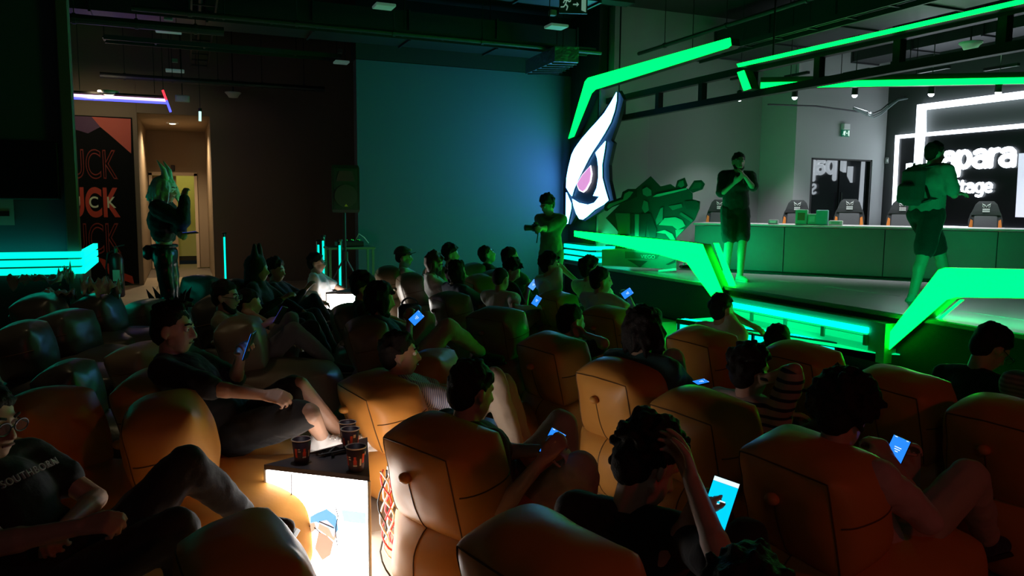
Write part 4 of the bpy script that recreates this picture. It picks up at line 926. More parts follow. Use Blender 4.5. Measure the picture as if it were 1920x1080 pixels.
def cloth(nm, c, rough=.85): return mat(nm+'_cloth', c, rough, bump=.35, bscale=26, bdist=.012, sheen=.1, var=.08, vscale=6)
CL = {'black': (.012, .012, .013), 'maroon': (.055, .012, .012), 'white': (.78, .78, .78), 'pale': (.48, .46, .42), 'grey': (.16, .16, .16), 'olive': (.17, .17, .11), 'blue': (.03, .06, .12), 'teal': (.02, .10, .10), 'pink': (.55, .40, .38), 'khaki': (.34, .26, .17), 'beige': (.42, .35, .27), 'jeans': (.014, .015, .020), 'dgrey': (.05, .05, .05), 'greytee': (.22, .22, .2), 'navy': (.02, .025, .05), 'limegreen': (.30, .36, .28)}
def cm(c): return MATS[c] if c in MATS else cloth(c, CL[c])
stripes('navy_stripe_tee', (.46, .36, .32), (.03, .035, .09), 6., 'Z', .72); stripes('blue_white_stripe', (.55, .58, .68), (.16, .20, .36), 24., 'X', .6); stripes('beige_stripe', (.34, .29, .23), (.20, .17, .13), 14., 'Z', .5)
NP = 0
def T3(v): return W(*v) if v is not None and not isinstance(v, Vector) else v
def person(label, head, a, hy=None, hp=0, tilt=0, rec=25, S=1., pose='sit', RH=None, LH=None, RK=None, LK=None, RF=None, LF=None, shirt='black', sleeve=.55, pants='jeans', short=False, hair='short', hc='dark', curl=.55, glasses=False, eyes=False, beard=False, shoes='black', bagspec=None, RE=None, LE=None, rn=None, ln=None, hem=0., voxs=None, group=None, extra=None, twist=0, sway=0, wide=1.):
    global NP
    NP += 1; rnd = random.Random(NP*7+1)
    H = T3(head); d_cam = (H-O).length; vx = voxs or (.0074 if d_cam < 3.1 else .0092 if d_cam < 4.6 else .0135)
    f = heading(a); left = Vector((-f.y, f.x, 0)); hy = a if hy is None else hy
    r = math.radians(rec); s = UP*math.cos(r)-f*math.sin(r)
    # head frame
    hf0 = heading(hy); hl = Vector((-hf0.y, hf0.x, 0)); p_ = math.radians(hp); hf = hf0*math.cos(p_)-UP*math.sin(p_); hu = UP*math.cos(p_)+hf0*math.sin(p_)
    if tilt: q = Matrix.Rotation(math.radians(tilt), 3, hf); hl = q @ hl; hu = q @ hu
    N = H-UP*.108*S-hf0*.032*S*(1+math.sin(p_)*1.2)-hu*.028*S
    tl = .50*S if pose == 'sit' else .53*S
    P = N-s*tl
    if pose == 'sit': P = P+f*.03
    P = P+left*sway
    if pose == 'sit' and P.z < .30: P.z = .30
    sp = (N-P).normalized(); lat = left if not twist else heading(a+twist-90)
    lat_c = (lat-sp*lat.dot(sp)).normalized(); fr_c = lat_c.cross(sp); lat_p = left; fr_p = left.cross(sp).normalized()
    shw = .182*S*(1+(wide-1)*.6); Sh = {1: N-sp*.050*S-lat_c*shw, -1: N-sp*.050*S+lat_c*shw}; kb = .84 if shirt or hair == 'none' else 1.; kp = .84 if pants else 1.      # +1 right, -1 left
    Hip = {1: P-left*.09*S, -1: P+left*.09*S}
    root = thing('person', label, 'person', (P.x, P.y, 0 if pose == 'sit' else P.z-.93*S), group)
    # limbs
    ua, fa, th, sh = .285*S, .255*S, .43*S, .42*S
    E_, Wr, K_, A_ = {}, {}, {}, {}
    for sd, hd, el in ((1, RH, RE), (-1, LH, LE)):
        hd = T3(hd); out = -left*sd
        if hd is None: hd = P+f*.33*S+UP*.16*S-left*sd*.07*S if pose == 'sit' else Sh[sd]-UP*.52*S-left*sd*.05+f*.04
        el = T3(el); pole = (el-Sh[sd]) if el is not None else (out*.6-UP*.8-f*.25)
        E_[sd], Wr[sd] = ik(Sh[sd], hd, ua, fa, pole)
    for sd, kn, ft in ((1, RK, RF), (-1, LK, LF)):
        kn, ft = T3(kn), T3(ft); hp_ = Hip[sd]
        if kn is not None:
            K_[sd] = hp_+(kn-hp_).normalized()*min(max((kn-hp_).length, th*.85), th*1.12)
            if ft is None:
                dz = min(sh, max(.1, K_[sd].z-.08)); hor = math.sqrt(max(0, sh*sh-dz*dz)); ft = K_[sd]-UP*dz+f*(hor if dz < sh*.99 else 0)*.8
            A_[sd] = K_[sd]+(ft-K_[sd]).normalized()*min(max((ft-K_[sd]).length, sh*.85), sh*1.15)
        else:
            if ft is None: ft = (hp_+f*.60*S-left*sd*.06*S) if pose == 'sit' else hp_-UP*.86*S
            if pose == 'sit' and not isinstance(ft, Vector): ft = T3(ft)
            if pose == 'sit' and RF is None and LF is None: ft.z = .09
            K_[sd], A_[sd] = ik(hp_, ft, th, sh, f*.6+UP*.8-left*sd*.15 if pose == 'sit' else f)
    # ---- body
    b = MB()
    b.ell(H+hu*.030*S-hf*.012*S, (hl, hf, hu), (.076*S, .096*S, .098*S), 18)
    b.ell(H+hf*.030*S-hu*.040*S, (hl, hf, hu), (.058*S, .066*S, .080*S), 16)
    b.cap(H+hf*.050*S-hu*.090*S-hl*.012*S, .027*S, H+hf*.050*S-hu*.090*S+hl*.012*S, .027*S); b.cap(H+hf*.010*S-hu*.055*S+hl*.045*S, .022*S, H+hf*.05*S-hu*.088*S, .022*S); b.cap(H+hf*.010*S-hu*.055*S-hl*.045*S, .022*S, H+hf*.05*S-hu*.088*S, .022*S)
    b.chain([H+hf*.083*S+hu*.022*S, H+hf*.100*S-hu*.006*S, H+hf*.108*S-hu*.024*S], [.010*S, .012*S, .0145*S], 8)
    b.cap(H+hf*.097*S-hu*.028*S+hl*.012*S, .009*S, H+hf*.097*S-hu*.028*S-hl*.012*S, .009*S, 8)
    b.cap(H+hf*.076*S+hu*.030*S+hl*.034*S, .012*S, H+hf*.076*S+hu*.030*S-hl*.034*S, .012*S, 8)
    b.cap(H+hf*.083*S-hu*.052*S+hl*.015*S, .009*S, H+hf*.083*S-hu*.052*S-hl*.015*S, .009*S, 8); b.cap(H+hf*.080*S-hu*.064*S+hl*.013*S, .010*S, H+hf*.080*S-hu*.064*S-hl*.013*S, .010*S, 8)
    for sd in (1, -1):
        e = H-hl*sd*.076*S-hf*.008*S-hu*.006*S; ax = (hl, (hf*.9+hl*sd*.25).normalized(), hu); b.ell(e-hl*sd*.006*S, ax, (.010*S, .021*S, .033*S), 10); b.cap(e+hu*.02*S, .009*S, e-hu*.03*S+hf*.006*S, .007*S, 8)
    b.cap(N-sp*.02*S, .060*S, H-hu*.055*S-hf*.018*S, .052*S)
    C = lerp(N, P, .33); B = lerp(N, P, .68)
    b.ell(C-sp*.01*S, (lat_c, fr_c, sp), (.158*S*kb, .105*S*kb, .17*S*kb), 18); b.ell(B, (lat_p, fr_p, sp), (.138*S*kb, .100*S*kb, .18*S), 16); b.ell(P, (lat_p, fr_p, sp), (.158*S*kp, .118*S*kp, .13*S*kp), 16)
    for sd in (1, -1):
        b.cap(N-sp*.02*S, .044*S, Sh[sd]-sp*.012*S, .054*S*kb); b.chain([Sh[sd]-sp*.008*S, lerp(Sh[sd], E_[sd], .5), E_[sd], Wr[sd]], [.052*S*kb, .044*S, .039*S, .026*S]); m_ = lerp(E_[sd], Wr[sd], .3); b.cap(E_[sd], .040*S, m_, .040*S)
        b.chain([Hip[sd], lerp(Hip[sd], K_[sd], .6), K_[sd], A_[sd]], [.084*S*kp, .068*S*wide, .055*S*wide, .037*S*wide]); cf = lerp(K_[sd], A_[sd], .32); kd = (A_[sd]-K_[sd]).normalized(); bk = -(f-kd*f.dot(kd)); bk = bk.normalized() if bk.length > .05 else Vector()
        b.ell(cf+bk*.012*S, (left, left.cross(kd), kd), (.052*S*wide, .052*S*wide, .12*S), 12)
        td = f*.92-UP*.12; td = (td-left*sd*.15).normalized(); b.cap(A_[sd]-UP*.03*S-td*.03*S, .034*S, A_[sd]-UP*.045*S+td*.14*S, .026*S)
        fd = (Wr[sd]-E_[sd]).normalized(); nn = (rn if sd == 1 else ln); nn = nn if nn is not None else (f*.2-UP*.7+left*sd*.5)
        if abs(nn.normalized().dot(fd)) > .95: nn = left*sd
        hand(b, Wr[sd], fd, nn, sd, curl, S)
    voxel(b.build('body', SKIN, root, True), vx, 0, .1, 3)
    # ---- shirt
    if shirt:
        g = MB(); cc = .013*S
        g.ell(C-sp*.005*S, (lat_c, fr_c, sp), (.170*S*wide, .124*S*wide, .175*S), 18); g.ell(B, (lat_p, fr_p, sp), (.160*S*wide, .126*S*wide, .19*S), 16)
        g.cap(lerp(B, P, .3)-lat_p*.04*S, .125*S*wide, P-lat_p*.05*S+sp*(.04-hem)*S, .118*S*wide); g.cap(lerp(B, P, .3)+lat_p*.04*S, .125*S*wide, P+lat_p*.05*S+sp*(.04-hem)*S, .118*S*wide)
        for sd in (1, -1):
            g.cap(N-sp*.012*S-lat_c*sd*.03*S-fr_c*.012*S, .052*S, Sh[sd], .070*S*(.5+.5*wide))
            if sleeve > 1: g.chain([Sh[sd], E_[sd], lerp(E_[sd], Wr[sd], min(1, sleeve-1)*.97)], [.066*S, .054*S, .040*S])
            else: g.cap(Sh[sd], .070*S*(.5+.5*wide), lerp(Sh[sd], E_[sd], sleeve), .066*S*(.5+.5*wide))
            g.cap(Sh[sd]-sp*.03*S, .07*S, C-lat_c*sd*.07*S-sp*.02*S, .09*S)
        o = voxel(g.build('shirt', cm(shirt), root, True), max(.012, vx*1.2), .022*S, .07, 3)
        g = MB(); n_ = 18; ring = [N-sp*.012*S+hf0*.012+ (left*math.cos(i*2*math.pi/n_)*.068+f*math.sin(i*2*math.pi/n_)*.062)*S+UP*(-.012*math.sin(i*2*math.pi/n_))*S for i in range(n_+1)]
        g.tube(ring, .013*S, 8).build('collar', cm(shirt), root, True)
    # ---- trousers
    if pants:
        g = MB(); g.ell(P-sp*.01*S, (lat_p, fr_p, sp), (.174*S*wide, .134*S*wide, .125*S), 16)
        for sd in (1, -1):
            if short: g.chain([Hip[sd], lerp(Hip[sd], K_[sd], .5), lerp(Hip[sd], K_[sd], .88)], [.106*S*wide, .098*S*wide, .088*S*wide])
            else: g.chain([Hip[sd], lerp(Hip[sd], K_[sd], .5), K_[sd], lerp(K_[sd], A_[sd], .45), lerp(K_[sd], A_[sd], .93)], [.102*S, .092*S, .074*S, .070*S, .056*S])
        voxel(g.build('shorts' if short else 'trousers', cm(pants), root, True), max(.012, vx*1.2), .024*S, .08, 3)
    # ---- shoes
    for sd in (1, -1):
        td = f*.95-left*sd*.15; td.normalize(); a0 = A_[sd]-UP*.045*S; xs = td.cross(UP)
        g = MB(); g.cap(a0-td*.04*S, .042*S, a0+td*.07*S+UP*.005*S, .042*S); g.cap(a0+td*.06*S, .040*S, a0+td*.165*S-UP*.008*S, .034*S); g.cap(a0+UP*.05*S-td*.01*S, .047*S, a0, .046*S)
        so = voxel(g.build('shoe', cm(shoes), root, True), .011, 0, .1, 2)
        g = MB(); R = Matrix((td, UP.cross(td), UP)).transposed(); g.box(a0+td*.062*S-UP*.038*S, (.29*S, .088*S, .024*S), R, .01); g.build('sole', M_WHITE if shoes in ('white', 'limegreen') else M_BLACK, so)
        if shoes in ('white', 'limegreen'):
            g = MB()
            for i in range(4): p = a0+td*(.03+.025*i)*S+UP*(.044-.004*i)*S; g.tube([p-xs*.03*S, p+UP*.006*S, p+xs*.03*S], .004*S, 5)
            g.build('laces', M_WHITE, so)
    # ---- hair
    hm = HAIRM[hc]; g = MB(); hx = max(.0075, vx)
    def bumps(cen, rad, n, br, cond, jit=.006):
        k = 0; t_ = 0
        while k < n and t_ < n*30:
            t_ += 1; v = Vector((rnd.gauss(0, 1), rnd.gauss(0, 1), rnd.gauss(0, 1))).normalized()
            if not cond(v.x, v.y, v.z): continue
            c = cen+hl*v.x*rad[0]+hf*v.y*rad[1]+hu*v.z*rad[2]+Vector((rnd.gauss(0, jit), rnd.gauss(0, jit), rnd.gauss(0, jit)))
            g.sph(c, br*rnd.uniform(.75, 1.25), 6); k += 1
    hcen = H+hu*.044*S-hf*.022*S; hair_cond = lambda x, y, z: z > .25 or (y < .25 and z > -.45) or (y < -.3 and z > -.75)
    if hair in ('short', 'curly', 'afro', 'quiff', 'long', 'bun'):
        g.ell(hcen, (hl, hf, hu), (.082*S, .098*S, .092*S), 16); g.ell(hcen-hf*.03*S-hu*.05*S, (hl, hf, hu), (.070*S, .070*S, .085*S), 14)
        if hair == 'short': bumps(hcen, (.078*S, .096*S, .088*S), 200, .012*S, hair_cond)
        if hair == 'quiff':
            bumps(hcen, (.070*S, .090*S, .090*S), 60, .015*S, lambda x, y, z: z > .2)
            for i in range(40): x = rnd.uniform(-.055, .055); y = rnd.uniform(-.02, .055); g.cap(hcen+hl*x*S+hf*y*S+hu*.080*S, .016*S, hcen+hl*x*1.05*S+hf*(y+.035)*S+hu*(.098-abs(x)*.35)*S, .014*S, 6)
        if hair == 'curly':
            bumps(hcen+hu*.008*S, (.085*S, .102*S, .096*S), 230, .0165*S, hair_cond, .010)
        if hair == 'afro':
            g.ell(hcen+hu*.010*S-hf*.01*S, (hl, hf, hu), (.105*S, .112*S, .105*S), 16); bumps(hcen+hu*.008*S, (.112*S, .118*S, .112*S), 420, .013*S, lambda x, y, z: z > .2 or (y < .35 and z > -.6), .010)
        if hair == 'long':
            bumps(hcen, (.086*S, .100*S, .092*S), 90, .019*S, hair_cond)
            for i in range(60):
                an = rnd.uniform(-2.35, 2.35); dr = -hf*math.cos(an)+hl*math.sin(an); k2 = rnd.uniform(-.02, .02)
                p0 = hcen+dr*.072*S+hu*rnd.uniform(-.03, .03)*S; p1 = p0+dr*(.030+k2)*S-UP*.06*S; p2 = p1-UP*rnd.uniform(.03, .06)*S-dr*.012*S+hl*rnd.gauss(0, .012); p3 = p2-UP*rnd.uniform(.02, .06)*S+dr*rnd.uniform(-.02, .015)*S+hl*rnd.gauss(0, .012)
                g.chain([p0, p1, p2, p3], [.018*S, .017*S, .014*S, .008*S], 6)
        if hair == 'bun': g.sph(hcen-hf*.10*S+hu*.03*S, .045*S); bumps(hcen, (.080*S, .097*S, .090*S), 60, .015*S, hair_cond)
        voxel(g.build('hair', hm, root, True), hx, .005*S, .02, 1)
    elif hair == 'buzz':
        g.ell(hcen-hu*.003*S, (hl, hf, hu), (.0795*S, .094*S, .089*S), 20).ell(hcen-hf*.028*S-hu*.035*S, (hl, hf, hu), (.068*S, .07*S, .07*S), 14); g.build('hair', hm, root, True)
    if beard:
        g = MB(); g.chain([H+hl*.062*S-hu*.03*S, H+hl*.050*S-hu*.075*S+hf*.03*S, H+hf*.068*S-hu*.108*S, H-hl*.050*S-hu*.075*S+hf*.03*S, H-hl*.062*S-hu*.03*S], [.014*S, .026*S, .030*S, .026*S, .014*S], 8)
        g.cap(H+hf*.095*S-hu*.042*S+hl*.022*S, .008*S, H+hf*.095*S-hu*.042*S-hl*.022*S, .008*S, 8); voxel(g.build('beard', hm, root, True), hx, .006, .02, 1)
    if eyes:
        for sd in (1, -1):
            c = H+hf*.079*S+hu*.012*S-hl*sd*.032*S; eo = MB().sph(c, .0125*S, 10).build('eye', M_EYE, root, True); MB().sph(c+hf*.0085*S, .006*S, 8).build('pupil', M_BLACK, eo, True)
            MB().tube([H+hf*.096*S+hu*.036*S-hl*sd*.016*S, H+hf*.093*S+hu*.042*S-hl*sd*.034*S, H+hf*.078*S+hu*.036*S-hl*sd*.05*S], .0048*S, 6).build('eyebrow', hm, root)
        MB().tube([H+hf*.093*S-hu*.058*S+hl*.022*S, H+hf*.0985*S-hu*.057*S, H+hf*.093*S-hu*.058*S-hl*.022*S], .0042*S, 6).build('mouth', mat('lip', (.22, .07, .06), .5), root)
    if glasses:
        go = MB()
        for sd in (1, -1):
            c = H+hf*.108*S+hu*.008*S-hl*sd*.033*S
            go.tube([c+hl*math.cos(i*math.pi/8)*.026*S+hu*math.sin(i*math.pi/8)*.021*S for i in range(17)], .0026*S, 6); go.tube([c-hl*sd*.026*S, H-hl*sd*.082*S+hu*.012*S-hf*.0*S], .0024*S, 6)
        go.tube([H+hf*.11*S+hu*.01*S+hl*.008*S, H+hf*.11*S+hu*.01*S-hl*.008*S], .0024*S, 6); gg = go.build('glasses', M_BLACK, root)
        for sd in (1, -1):
            c = H+hf*.108*S+hu*.008*S-hl*sd*.033*S; MB().prism([c+hl*math.cos(i*math.pi/8)*.025*S+hu*math.sin(i*math.pi/8)*.020*S for i in range(16)], hf*.0015).build('lens', M_LENS, gg)
    J = dict(H=H, N=N, P=P, C=C, B=B, Sh=Sh, E=E_, W=Wr, K=K_, A=A_, f=f, left=left, hf=hf, hu=hu, hl=hl, sp=sp, root=root, S=S, Hip=Hip, fr=fr_c, lat=lat_c, hcen=hcen)
    if bagspec:
        lea, lb = bagspec; put_bag(Vector((P.x, P.y, 0))-f*.14, a, lea, lb, 1., .97)
    return J
M_PCASE = mat('phone_case', (.015, .015, .018), .4); M_PBAR = mat('phone_white_ui', (.7, .7, .7), .3, emit=(.75, .95, 1.), estr=1.1)
def phone(label, c, up, face, col, w=.074, h=.152, es=1.6, bars=False):
    c = T3(c); u = up.normalized(); n = (face-u*face.dot(u)).normalized(); x = u.cross(n); R = Matrix((x, u, n)).transposed()
    t = thing('phone', label, 'phone', c); MB().box(c, (w, h, .009), R, bev=.003).build('case', M_PCASE, t)
    m = mat('phone_screen_%d_%d' % (int(col[1]*100), int(es*10)), (.02, .02, .03), .15, emit=col, estr=es)
    MB().box(c+n*.0052, (w*.90, h*(.78 if bars else .93), .0012), R).build('screen', m, t)
    if bars:
        for k in (-1, 1): MB().box(c+n*.0052+u*k*h*.435, (w*.90, h*.08, .0012), R).build('screen_bar', M_PBAR, t)
    mt = M_PBAR; g = MB()
    for i in range(3): g.box(c+n*.0062+u*(.012-.010*i), (w*(.36, .30, .16)[i], .0035, .0004), R)
    g.build('screen_lines', mt, t)
    g = MB(); g.box(c+n*.0061+u*h*.44+x*w*.3, (w*.12, .003, .0004), R); g.box(c+n*.0061+u*h*.44-x*w*.3, (w*.14, .003, .0004), R); g.build('status_icons', mt, t)
    return t
BLUE = (.02, .22, 1.)
toC = lambda p: (O-T3(p)).normalized()
# front rows
J = person('person at the left edge in a black tee with white lettering and glasses', (-26, 792, 2.55), 98, 104, 8, rec=32, RH=(150, 988, 2.3), RE=(20, 1085, 2.25), LH=(124, 985, 2.5), LE=(190, 990, 2.6), ln=-UP+heading(90)*.2, LK=(372, 846, 2.8), LF=(452, 958, 3.0), RK=(345, 982, 2.5), RF=(360, 1120, 2.6), shirt='black', pants='jeans', glasses=True, eyes=True, hair='short', curl=1.0, voxs=.006, shoes='dgrey', bagspec=('o', 'bean bag under the person in the lettered black tee'))
tag(MB().tube([lerp(J['E'][-1], J['W'][-1], .93)+(J['left']*math.cos(i*math.pi/8)+UP.cross(J['left'])*math.sin(i*math.pi/8))*.031 for i in range(17)], .006, 6).build('bracelet', M_BLACK, J['root']))
cx, sx_ = J['C']+J['fr']*.132, J['lat']
g = text_mesh('shirt_lettering', 'SOUTHBORN', mat('shirt_print', (.42, .42, .42), .8), J['root'], frame(sx_*1., J['sp'], J['fr'], J['C']+J['fr']*.138+J['sp']*.04), .036, .004, 0, 0, 0, 1.2)
J = person('man with faded haircut lying in profile, black shirt and shorts, phone raised', (326, 618, 3.9), 84, 92, 4, rec=38, RH=(500, 742, 3.65), RE=(425, 785, 3.6), LH=(452, 662, 3.95), LE=(430, 700, 4.1), ln=Vector((.3, -.8, .2)), RK=(600, 770, 3.7), RF=(600, 812, 4.0), LK=(560, 725, 4.0), LF=(640, 815, 4.15), shirt='black', sleeve=.95, pants='black', short=True, hair='quiff', eyes=True, curl=.8, shoes='white', voxs=.0062)
phone('phone with a thin blue edge held up by the man in black with faded haircut', (468, 648, 3.86), W(474, 628, 3.84)-W(461, 667, 3.86), heading(-92)*1+UP*.1, BLUE, es=1.25)
J = person('boy in profile with a striped blue shirt and khaki trousers left of centre', (751, 665, 4.4), 62, 82, 0, rec=34, LK=(965, 706, 4.55), LF=(985, 835, 4.7), RK=(925, 712, 4.35), RF=(970, 850, 4.5), shirt='blue_white_stripe', sleeve=.9, pants='beige', hair='short', eyes=True)
J = person('boy from behind in a dark maroon tee holding a phone low', (886, 735, 3.3), 55, 52, 14, rec=30, RH=(1018, 862, 3.0), RE=(968, 950, 2.95), LH=(1022, 845, 3.15), LK=(1072, 775, 3.35), LF=(1060, 905, 3.5), RK=(1130, 845, 2.95), RF=(1090, 960, 3.3), shirt='maroon', pants='beige', hair='short', curl=.8)
phone('phone with bright blue screen held by the boy in the maroon tee', (1036, 832, 3.05), W(1044, 812, 3.1)-W(1024, 850, 3.02), toC((1036, 832, 3.05)), BLUE, w=.07, h=.14, es=1.25)
J = person('boy in black seen from behind in the foreground, touching his face', (1214, 874, 2.35), 30, 68, 34, tilt=-10, rec=20, RH=(1296, 898, 2.15), RE=(1335, 1085, 2.1), rn=-heading(70), LH=(1285, 985, 2.2), LE=(1260, 1080, 2.3), ln=heading(60), shirt='black', sleeve=.8, pants='black', hair='curly', curl=.45, voxs=.006, LK=(1350, 960, 2.8), RK=(1400, 1010, 2.6))
phone('large phone with a bright cyan screen held by the boy touching his face', (1348, 948, 2.12), W(1358, 908, 2.14)-W(1330, 992, 2.10), toC((1348, 948, 2.12))+heading(-30)*.2, (.0, .62, 1.), w=.078, h=.155, es=1.15, bars=True)
J = person('curly haired boy in a pale pink shirt and grey trousers on the right', (1580, 780, 2.85), 58, 52, 24, rec=26, RH=(1668, 862, 2.95), RE=(1705, 965, 2.65), LH=(1660, 850, 3.1), RK=(1855, 850, 3.05), RF=(1850, 1010, 3.3), LK=(1715, 825, 3.3), shirt='pink', sleeve=1.35, pants='beige', hair='afro', shoes='navy', curl=.8)
phone('phone with a blue screen held by the curly haired boy on the right', (1681, 845, 3.0), W(1690, 832, 3.0)-W(1676, 862, 2.96), toC((1681, 845, 3.0)), BLUE, w=.07, h=.13, es=1.25)
J = person('boy with navy striped sleeve leaning his chin on a raised arm', (1408, 698, 4.0), 52, 66, 5, rec=22, RH=(1432, 712, 3.95), RE=(1480, 790, 3.8), rn=-heading(60), shirt='navy_stripe_tee', sleeve=.85, pants='jeans', hair='curly')
MB().tube([lerp(J['E'][1], J['W'][1], .86)+(J['left']*math.cos(i*math.pi/8)+J['f']*math.sin(i*math.pi/8))*.036 for i in range(17)], .008, 6).build('wristwatch', M_BLACK, J['root'])
J = person('man in a dark jacket and glasses bowing his head at far right', (1858, 654, 4.2), 70, 84, 38, rec=-14, shirt='black', sleeve=1.9, pants='black', hair='short', glasses=True)
J = person('long haired person in a teal top seen from behind right of centre', (1208, 622, 4.3), 45, 50, 10, rec=24, RK=(1262, 675, 4.6), shirt='teal', sleeve=1.2, pants='beige', hair='long', curl=.8)
phone('small phone showing a blue edge right of the long haired person', (1314, 717, 4.2), W(1330, 713, 4.2)-W(1300, 720, 4.15), toC((1314, 717, 4.2))*.3+UP, BLUE, w=.05, h=.085, es=1.25)
J = person('short haired boy in black resting his chin on his fist in the middle', (1072, 604, 5.7), 48, 66, 4, rec=14, RH=(1098, 628, 5.55), RE=(1128, 665, 5.4), rn=-heading(70), shirt='black', sleeve=.7, pants='black', hair='short', curl=1.1, RK=(1150, 690, 5.6))
J = person('boy in a white shirt pointing toward the lit steps', (1355, 580, 6.3), 48, 62, 0, rec=12, RH=(1405, 608, 6.3), RE=(1375, 620, 6.2), LH=(1380, 640, 6.4), shirt='white', pants='jeans', hair='short', curl=.3)
J = person('man in a pale tee lit green from the right, holding a small phone', (1128, 527, 7.6), 48, 80, 2, rec=20, RH=(1178, 556, 7.5), RE=(1192, 590, 7.3), shirt='white', pants='black', hair='short', RK=(1258, 572, 7.4), LK=(1215, 572, 7.7), eyes=True)
phone('small blue lit phone held by the man in the green lit tee', (1176, 550, 7.45), W(1184, 545, 7.45)-W(1168, 556, 7.45), toC((1176, 550, 7.45)), BLUE, es=1.2, h=.11)
J = person('person in a white top behind the man in the green lit tee', (1107, 506, 8.4), 50, 80, 0, shirt='white', pants='black', hair='curly')
J = person('boy in profile with a pale tee stretching one arm forward', (1032, 498, 8.7), 62, 88, 0, rec=10, RH=(1078, 524, 8.7), RE=(1050, 528, 8.6), shirt='white', pants='jeans', hair='curly', eyes=True, curl=.3, sleeve=.6)
J = person('man with cropped hair and white tee from behind near the middle', (940, 524, 8.2), 35, 40, 3, rec=12, RH=(1000, 576, 8.0), RE=(995, 590, 7.8), shirt='white', pants='grey', hair='buzz')
phone('small blue phone held up by the man with cropped hair', (1006, 564, 7.9), W(1010, 558, 7.9)-W(1002, 571, 7.9), toC((1006, 564, 7.9)), BLUE, es=1.2, h=.11)
J = person('person in black bowing over a glowing phone near the middle', (960, 508, 9.0), 70, 92, 28, rec=8, RH=(990, 545, 8.9), LH=(992, 540, 9.0), shirt='black', sleeve=.7, pants='black', hair='curly', bagspec=('o', 'bean bag under the person in black bowing over a phone'))
phone('glowing phone held low by the person bowing in black', (1000, 534, 8.9), W(1007, 525, 8.9)-W(993, 543, 8.9), toC((1000, 534, 8.9)), (.08, .3, 1.), es=1.4, w=.08, h=.12)
J = person('dark haired person before the blue wall looking at the stage', (958, 484, 9.5), 75, 92, 0, shirt='black', pants='black', hair='short', bagspec=('t', 'bean bag under the dark haired person before the blue wall'))
J = person('person in a dark tee tilting the head back before the blue wall', (914, 478, 10.6), 80, 88, -18, shirt='black', pants='black', hair='short', eyes=True, bagspec=('t', 'bean bag under the person tilting the head back'))
J = person('person with curly dark hair and a blue shirt beside the girl in white', (857, 512, 8.6), 55, 70, 8, shirt='blue', sleeve=.9, pants='jeans', hair='long')
J = person('person wearing a dark cap behind the curly haired one in blue', (846, 478, 10.2), 85, 95, 0, shirt='pale', pants='jeans', hair='curly', bagspec=('t', 'bean bag under the person with the dark cap by the blue wall'))
J = person('girl with long brown hair and a white jacket looking down', (814, 494, 9.0), 82, 95, 30, rec=22, shirt='white', sleeve=1.8, pants='jeans', hair='long', hc='brown', eyes=True)
def cap_hat(J, m, logo=True):
    S = J['S']; g = MB(); c = J['hcen']; hl, hf, hu = J['hl'], J['hf'], J['hu']; n = 16
    vs = []; fs = []
    for j in range(6):
        t = j/5*math.pi/2
        for i in range(n): p = 2*math.pi*i/n; vs.append(c+hu*.015*S+hl*math.cos(p)*.098*S*math.cos(t)+hf*math.sin(p)*.112*S*math.cos(t)+hu*.105*S*math.sin(t))
    fs = [[j*n+i, j*n+(i+1) % n, (j+1)*n+(i+1) % n, (j+1)*n+i] for j in range(5) for i in range(n)]; fs.append(list(range(n))[::-1]); g.add(vs, fs)
    h = g.build('cap', m, J['root'], True)
    br = [c+hu*(.018-.02*(k/12-.5)**2*4)*S+hl*(-.085+.17*k/12)*S+hf*(.085+.095*math.sin(math.pi*k/12))*S for k in range(13)]; MB().prism(br, hu*.008*S).build('brim', m, h)
    if logo: MB().box(c+hf*.10*S+hu*.06*S, (.05*S, .05*S, .03*S), Matrix((hl, hf, hu)).transposed(), bev=.01).build('badge', cm('pale'), h)
J = person('man in a baseball cap and white tee before the blue wall', (758, 484, 10.0), 78, 88, -4, shirt='white', pants='jeans', hair='buzz', eyes=True, bagspec=('t', 'bean bag under the man in the baseball cap')); cap_hat(J, cm('black'))
J = person('bearded long haired man in a blue shirt with khaki trousers and a phone', (714, 562, 6.0), 72, 80, 10, rec=26, RH=(768, 602, 5.9), RE=(752, 640, 5.8), RK=(848, 600, 6.0), RF=(902, 662, 6.3), LK=(800, 600, 6.3), shirt='blue', sleeve=.9, pants='beige', hair='long', beard=True, shoes='black')
phone('blue phone held before the knee of the bearded man in blue', (781, 596, 5.85), W(790, 588, 5.85)-W(772, 605, 5.85), toC((781, 596, 5.85)), BLUE, es=1.2, h=.11)
J = person('curly dark haired person left of the bearded man in blue', (682, 540, 7.0), 75, 95, 8, shirt='black', pants='black', hair='curly')
J = person('boy in a white shirt and glasses beside the far lit box', (594, 494, 9.8), 85, 92, 2, rec=18, RH=(628, 570, 9.65), RE=(600, 575, 9.6), RK=(640, 590, 9.8), shirt='white', sleeve=.75, pants='white', hair='short', glasses=True, eyes=True, shoes='white')
J = person('smiling curly haired boy in dark clothes behind the hooded one', (518, 508, 8.9), 85, 105, 4, RH=(575, 540, 8.9), RE=(550, 560, 8.8), shirt='black', sleeve=1.8, pants='black', hair='curly', eyes=True, LK=(615, 590, 8.9), RK=(590, 560, 8.6), RF=(630, 630, 8.8))
J = person('person in a black hood with a pointed ear', (485, 506, 8.0), 88, 95, 4, rec=15, RH=(530, 560, 7.8), shirt='black', sleeve=1.9, pants='black', hair='none', bagspec=('d', 'dark bean bag under the person in the black hood'))
S = 1; g = MB(); g.ell(J['hcen']-J['hf']*.015, (J['hl'], J['hf'], J['hu']), (.112, .118, .122), 16); g.cap(J['H']-J['hf']*.05-J['hu']*.02, .10, J['N']-J['hf']*.02, .10); g.cap(J['N'], .10, J['N']-UP*.06, .13)
